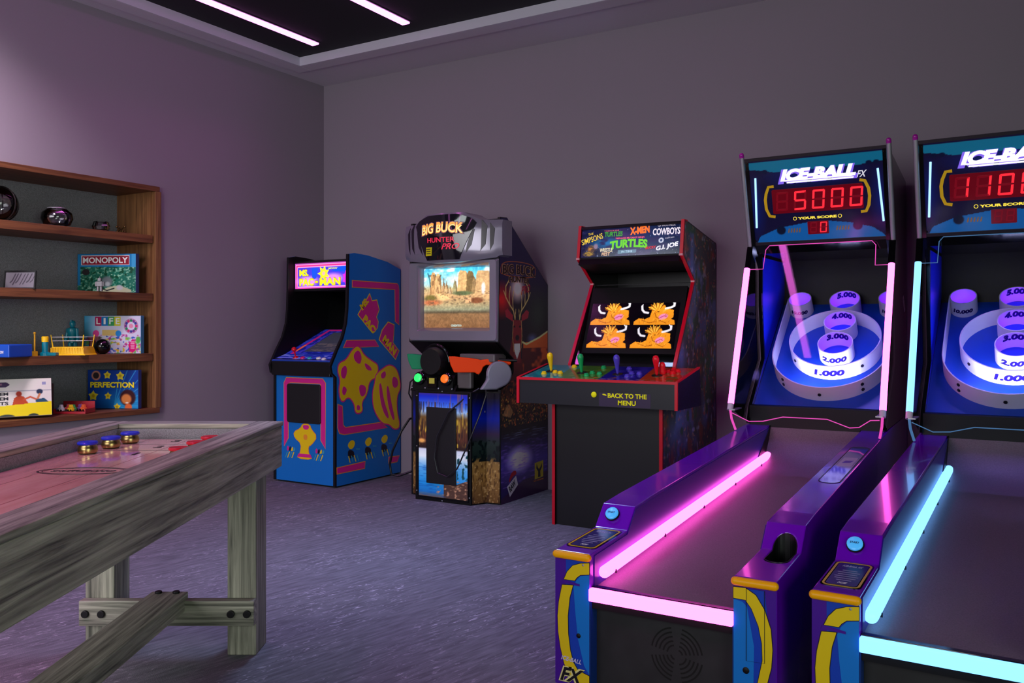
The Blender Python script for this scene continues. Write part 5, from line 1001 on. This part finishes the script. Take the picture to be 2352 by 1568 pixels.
    yb_ = mat('bracket_yellow', (190, 150, 10), .35, emit=(.35, .22, .0), es=.5)
    for pts in ([(-.2088, .3104), (-.2368, .3088), (-.2518, .2733), (-.2585, .2411), (-.2567, .1915), (-.2417, .1532), (-.2121, .147)], [(.2178, .3085), (.2426, .3025), (.2585, .2626), (.262, .2238), (.2561, .1776), (.2421, .1474), (.2166, .1453)]):
        m = MB(); band(m, pts, .015, Q, .001, .0025); m.obj('yellow_bracket', yb_, t)
    wl = glow('logo_white', (.95, .88, 1.0), 1.5); vl = glow('logo_violet', (.22, .12, .85), 1.0)
    text('ICE-BALL', Q, -.186, .318, .40, .078, .001, .002, vl, t, bold=.10, shear=.28); text('ICE-BALL', Q, -.172, .333, .376, .062, .0025, .0038, wl, t, bold=.06, shear=.28)
    for a, b, v in ((-.14, .19, .3215), (-.155, .185, .3325)): m = MB().prism([(a, v), (b, v), (b+.003, v+.0075), (a+.003, v+.0075)], Q, .004, .005); m.obj('logo_bar', wl, t)
    text('FX', Q, .205, .322, .05, .034, .001, .002, mat('logo_grey', (190, 190, 200), .4, emit=(.5, .5, .55), es=1.), t, bold=.02, shear=.4)
    ys_ = glow('score_yellow', (.95, .72, .06), 1.1); text('YOUR SCORE', Q, -.097, .124, .195, .0135, .001, .002, ys_, t, bold=.05)
    for u in (-.112, .114): m = MB(); band(m, arc(u, .131, .0085, 0, 360, 16)[:-1], .0026, Q, .001, .002, closed=True); m.obj('score_badge', ys_, t)
    lt = glow('marquee_tube', (.35, .65, 1.0), 1.6)
    for (a, b), (c, d) in (((-.300, .363), (-.316, .094)), ((.306, .359), (.322, .091))): MB().tube([Q.P(a, b, .006), Q.P(c, d, .006)], .0052, 10).obj('marquee_light', lt, t, smooth=True)
    for a, b in ((-.33, .02), (.33, .02), (-.335, .44), (.335, .44)): MB().sphere(Q.P(a, b, .001), .006, 10, 6).obj('screw', BLKM, t, smooth=True)
    for a, b in ((LM-.012, LM+.004), (-.004, .012)): MB().prism([(-.352, a), (.352, a), (.352, b), (-.352, b)], Q, -.001, .006).obj('marquee_frame', mat('dark_bronze', (50, 46, 52), .35, .6), t)
    pc = mat('pole_cap_'+'magenta', (170, 20, 160), .2, coat=.5)
    for s in (-1, 1):
        p0 = Q.P(s*.362, -.045, .004); p1 = Q.P(s*.362, LM+.012, .004)
        MB().cyl(p0, p1, .0125, 18).obj('corner_pole', STEEL, t, smooth=True); MB().cyl(p1, p1+Q.v*.012, .0128, 18).sphere(p1+Q.v*.014, .0128, 16, 8).obj('pole_cap', pc, t, smooth=True)
        MB().prism([(2.215, 1.475), (2.265, 1.60), (2.33, 1.60), (2.33, 1.475)], SIDE(s*.36-.016), 0, .032).obj('pole_bracket', BLKG, t, bevel=.006)
        MB().tube([(s*.362, 2.222, 1.475), (s*.362, 1.925, .765)], .0155, 16).obj('cage_light_tube', tube, t, smooth=True, label='glowing slanted neon tube')
        MB().tube([(s*.362, 1.925, .765), (s*.362, 1.912, .735)], .0158, 16).obj('tube_end_cap', mat('frosted_cap', (220, 200, 226), .2, coat=.4), t, smooth=True)
        MB().tube([(s*.362, 1.915, .738), (s*.358, 1.925, .69), (s*.345, 1.95, .632)], .006, 10).obj('tube_foot', edge, t, smooth=True)
        MB().box(s*.349-.016, s*.349+.016, 1.9, 2.02, .735, .74).obj('foot_plate', STEEL, t)
    W1 = Fr((0, 1.91, .72), (1, 0, 0), (0, .32, .76))
    tp = [(-.355, .815), (-.277, .815), (-.274, .93), (-.256, .955), (.262, .955), (.282, .93), (.285, .815), (.355, .815)]; bt = [(-.35, .0), (-.26, -.04), (-.19, -.035), (-.095, -.008), (.115, -.008), (.22, -.045), (.262, -.040), (.31, -.003), (.35, 0)]
    poly('front_window', bt+[(.346, .80)]+tp[::-1]+[(-.346, .80)], W1, 0, .003, ACR, t)
    for pts in (tp, bt): MB().tube([W1.P(a, b, .0015) for a, b in pts], .0022, 8).obj('edge_lit_rim', edge, t, label='edge of the clear window lit by the neon')
    # target board
    c40, s40 = math.cos(math.radians(40)), math.sin(math.radians(40)); B = Fr((0, 2.26, .755), (1, 0, 0), (0, c40, s40))
    MB().prism([(-.33, -.02), (.33, -.02), (.33, .84), (-.33, .84)], B, -.02, 0).obj('target_board', BBLUE, t)
    def shell(name, cu, cv_, R, h, th=.006, m_=RINGW, cut=None):
        loops = []; N = 56
        for k in range(N):
            a = 2*PI*k/N; d = lambda r, z: B.P(cu+r*math.cos(a), cv_+r*math.sin(a), z); loops.append([d(R, 0), d(R, h), d(R-th, h), d(R-th, 0)])
        loops.append(loops[0]); return MB().ring(loops, cap=False).obj(name, m_, t, smooth=True)
    def ctext(s, cu, cv_, R, wd, ht, z0, inside=False):
        def fm(a, b, k):
            th = (90-math.degrees(a/R)) if inside else (-90+math.degrees(a/R)); th = math.radians(th); r = (R-.0062-k) if inside else R+k
            return B.P(cu+r*math.cos(th), cv_+r*math.sin(th), b)
        text(s, B, -wd/2, z0, wd, ht, .0002, .0024, NUM, t, name='value_number', bold=.05, shear=.15, fmap=fm)
    bolt = mat('bolt_dark', (20, 14, 24), .4)
    def bolts(cu, cv_, R, angs):
        for a, z in angs:
            a = math.radians(a); d = B.u*math.cos(a)+B.v*math.sin(a); MB().cyl(B.P(cu+R*math.cos(a), cv_+R*math.sin(a), z)-d*.001, B.P(cu+R*math.cos(a), cv_+R*math.sin(a), z)+d*.004, .009, 14).obj('bolt_head', bolt, t)
    shell('scoring_ring', .032, .43, .24, .095); ctext('1.000', .032, .43, .24, .16, .040, .026); bolts(.032, .43, .24, ((-142, .05), (-48, .05)))
    cups = [(.042, .385, .092, '2.000', '3.000'), (.040, .572, .086, None, '4.000'), (.040, .765, .084, None, '5.000'), (-.212, .775, .066, '10.000', None), (.285, .775, .066, '10.000', None)]
    for cu, cv_, R, fo, ins in cups:
        shell('scoring_cup', cu, cv_, R, .095, .005)
        if fo: ctext(fo, cu, cv_, R, min(.14, R*1.5), .034 if R > .08 else .024, .028)
        if ins: ctext(ins, cu, cv_, R, R*1.5, .036, .052, True)
        l = bpy.data.lights.new('cup_lamp', 'POINT'); l.energy = .42 if R > .08 else .22; l.color = (.22, .0, 1.0); l.shadow_soft_size = .02
        lo = bpy.data.objects.new('cup_lamp', l); COL.objects.link(lo); lo.parent = t; lo.location = B.P(cu, cv_-.02, .035)
    # outer wall
    cx, cy, R = .02, .325, .30; line = [(cx-R, .78)]+arc(cx, cy, R, 180, 360, 36)+[(cx+R, .78)]
    loops = []; n = len(line)
    for i in range(n):
        a, b = line[max(i-1, 0)], line[min(i+1, n-1)]; l = math.hypot(b[0]-a[0], b[1]-a[1]); nx, ny = (b[1]-a[1])/l, -(b[0]-a[0])/l
        u, v = line[i]; loops.append([B.P(u, v, 0), B.P(u, v, .095), B.P(u-nx*.006, v-ny*.006, .095), B.P(u-nx*.006, v-ny*.006, 0)])
    MB().ring(loops).obj('outer_rail', RINGW, t, smooth=True); bolts(cx, cy, R, ((-92, .045), (-135, .028), (-135, .065), (-50, .028), (-50, .065)))
    # fill light added under the head so the targets stay visible
    p = Vector((.02, 2.33, 1.545)); d = Vector((.03, 2.42, .9))-p
    l = bpy.data.lights.new('target_lamp', 'AREA'); l.shape = 'RECTANGLE'; l.size = .42; l.size_y = .05; l.energy = 1.5; l.color = (.30, .22, 1.0); l.spread = math.radians(110)
    lo = bpy.data.objects.new('target_lamp', l); COL.objects.link(lo); lo.parent = t; lo.location = p; lo.rotation_euler = d.to_track_quat('-Z', 'Y').to_euler()
    # light strip inside the front of the outer rail
    for k_, (a, cu_, cv_, R_) in enumerate(((-118, cx, cy, R), (-90, cx, cy, R), (-62, cx, cy, R), (-108, .032, .43, .24), (-72, .032, .43, .24))):
        a = math.radians(a); d = -(B.u*math.cos(a)+B.v*math.sin(a))+B.n*.05
        l = bpy.data.lights.new('rail_lamp', 'AREA'); l.shape = 'RECTANGLE'; l.size = .13; l.size_y = .02; l.energy = 1.3 if k_ < 3 else .9; l.color = (.52, .55, 1.0)
        lo = bpy.data.objects.new('rail_lamp', l); COL.objects.link(lo); lo.parent = t; lo.location = B.P(cu_+(R_-.012)*math.cos(a), cv_+(R_-.012)*math.sin(a), .05)
        z = -d.normalized(); x = B.n.cross(z).normalized(); y = z.cross(x); lo.rotation_euler = Matrix((x, y, z)).transposed().to_euler()
    for c, p in (('value_number', 'scoring_cup'), ('pole_cap', 'corner_pole'), ('tube_end_cap', 'cage_light_tube'), ('tube_foot', 'cage_light_tube'), ('button_collar', 'start_button'), ('sticker_print', 'window_sticker'), ('score_digit', 'score_window'), ('logo_bar', 'marquee_art'), ('score_badge', 'marquee_art'), ('yellow_bracket', 'marquee_art'), ('ball_well_floor', 'ball_well')): nest(t, c, p)
    return t
alley('purple ice ball lane with pink neon tubes, score display reading 5000', (-.9625, 2.45, 0), 0, 'pink', (1.0, .09, .60), 6.4, ' 5000', True)
alley('purple ice ball lane with pale blue neon tubes at the right edge, display starting 1100', (-.163, 2.428, 0), math.radians(-1.2), 'cyan', (.17, .47, 1.0), 2.4, '11000', False)
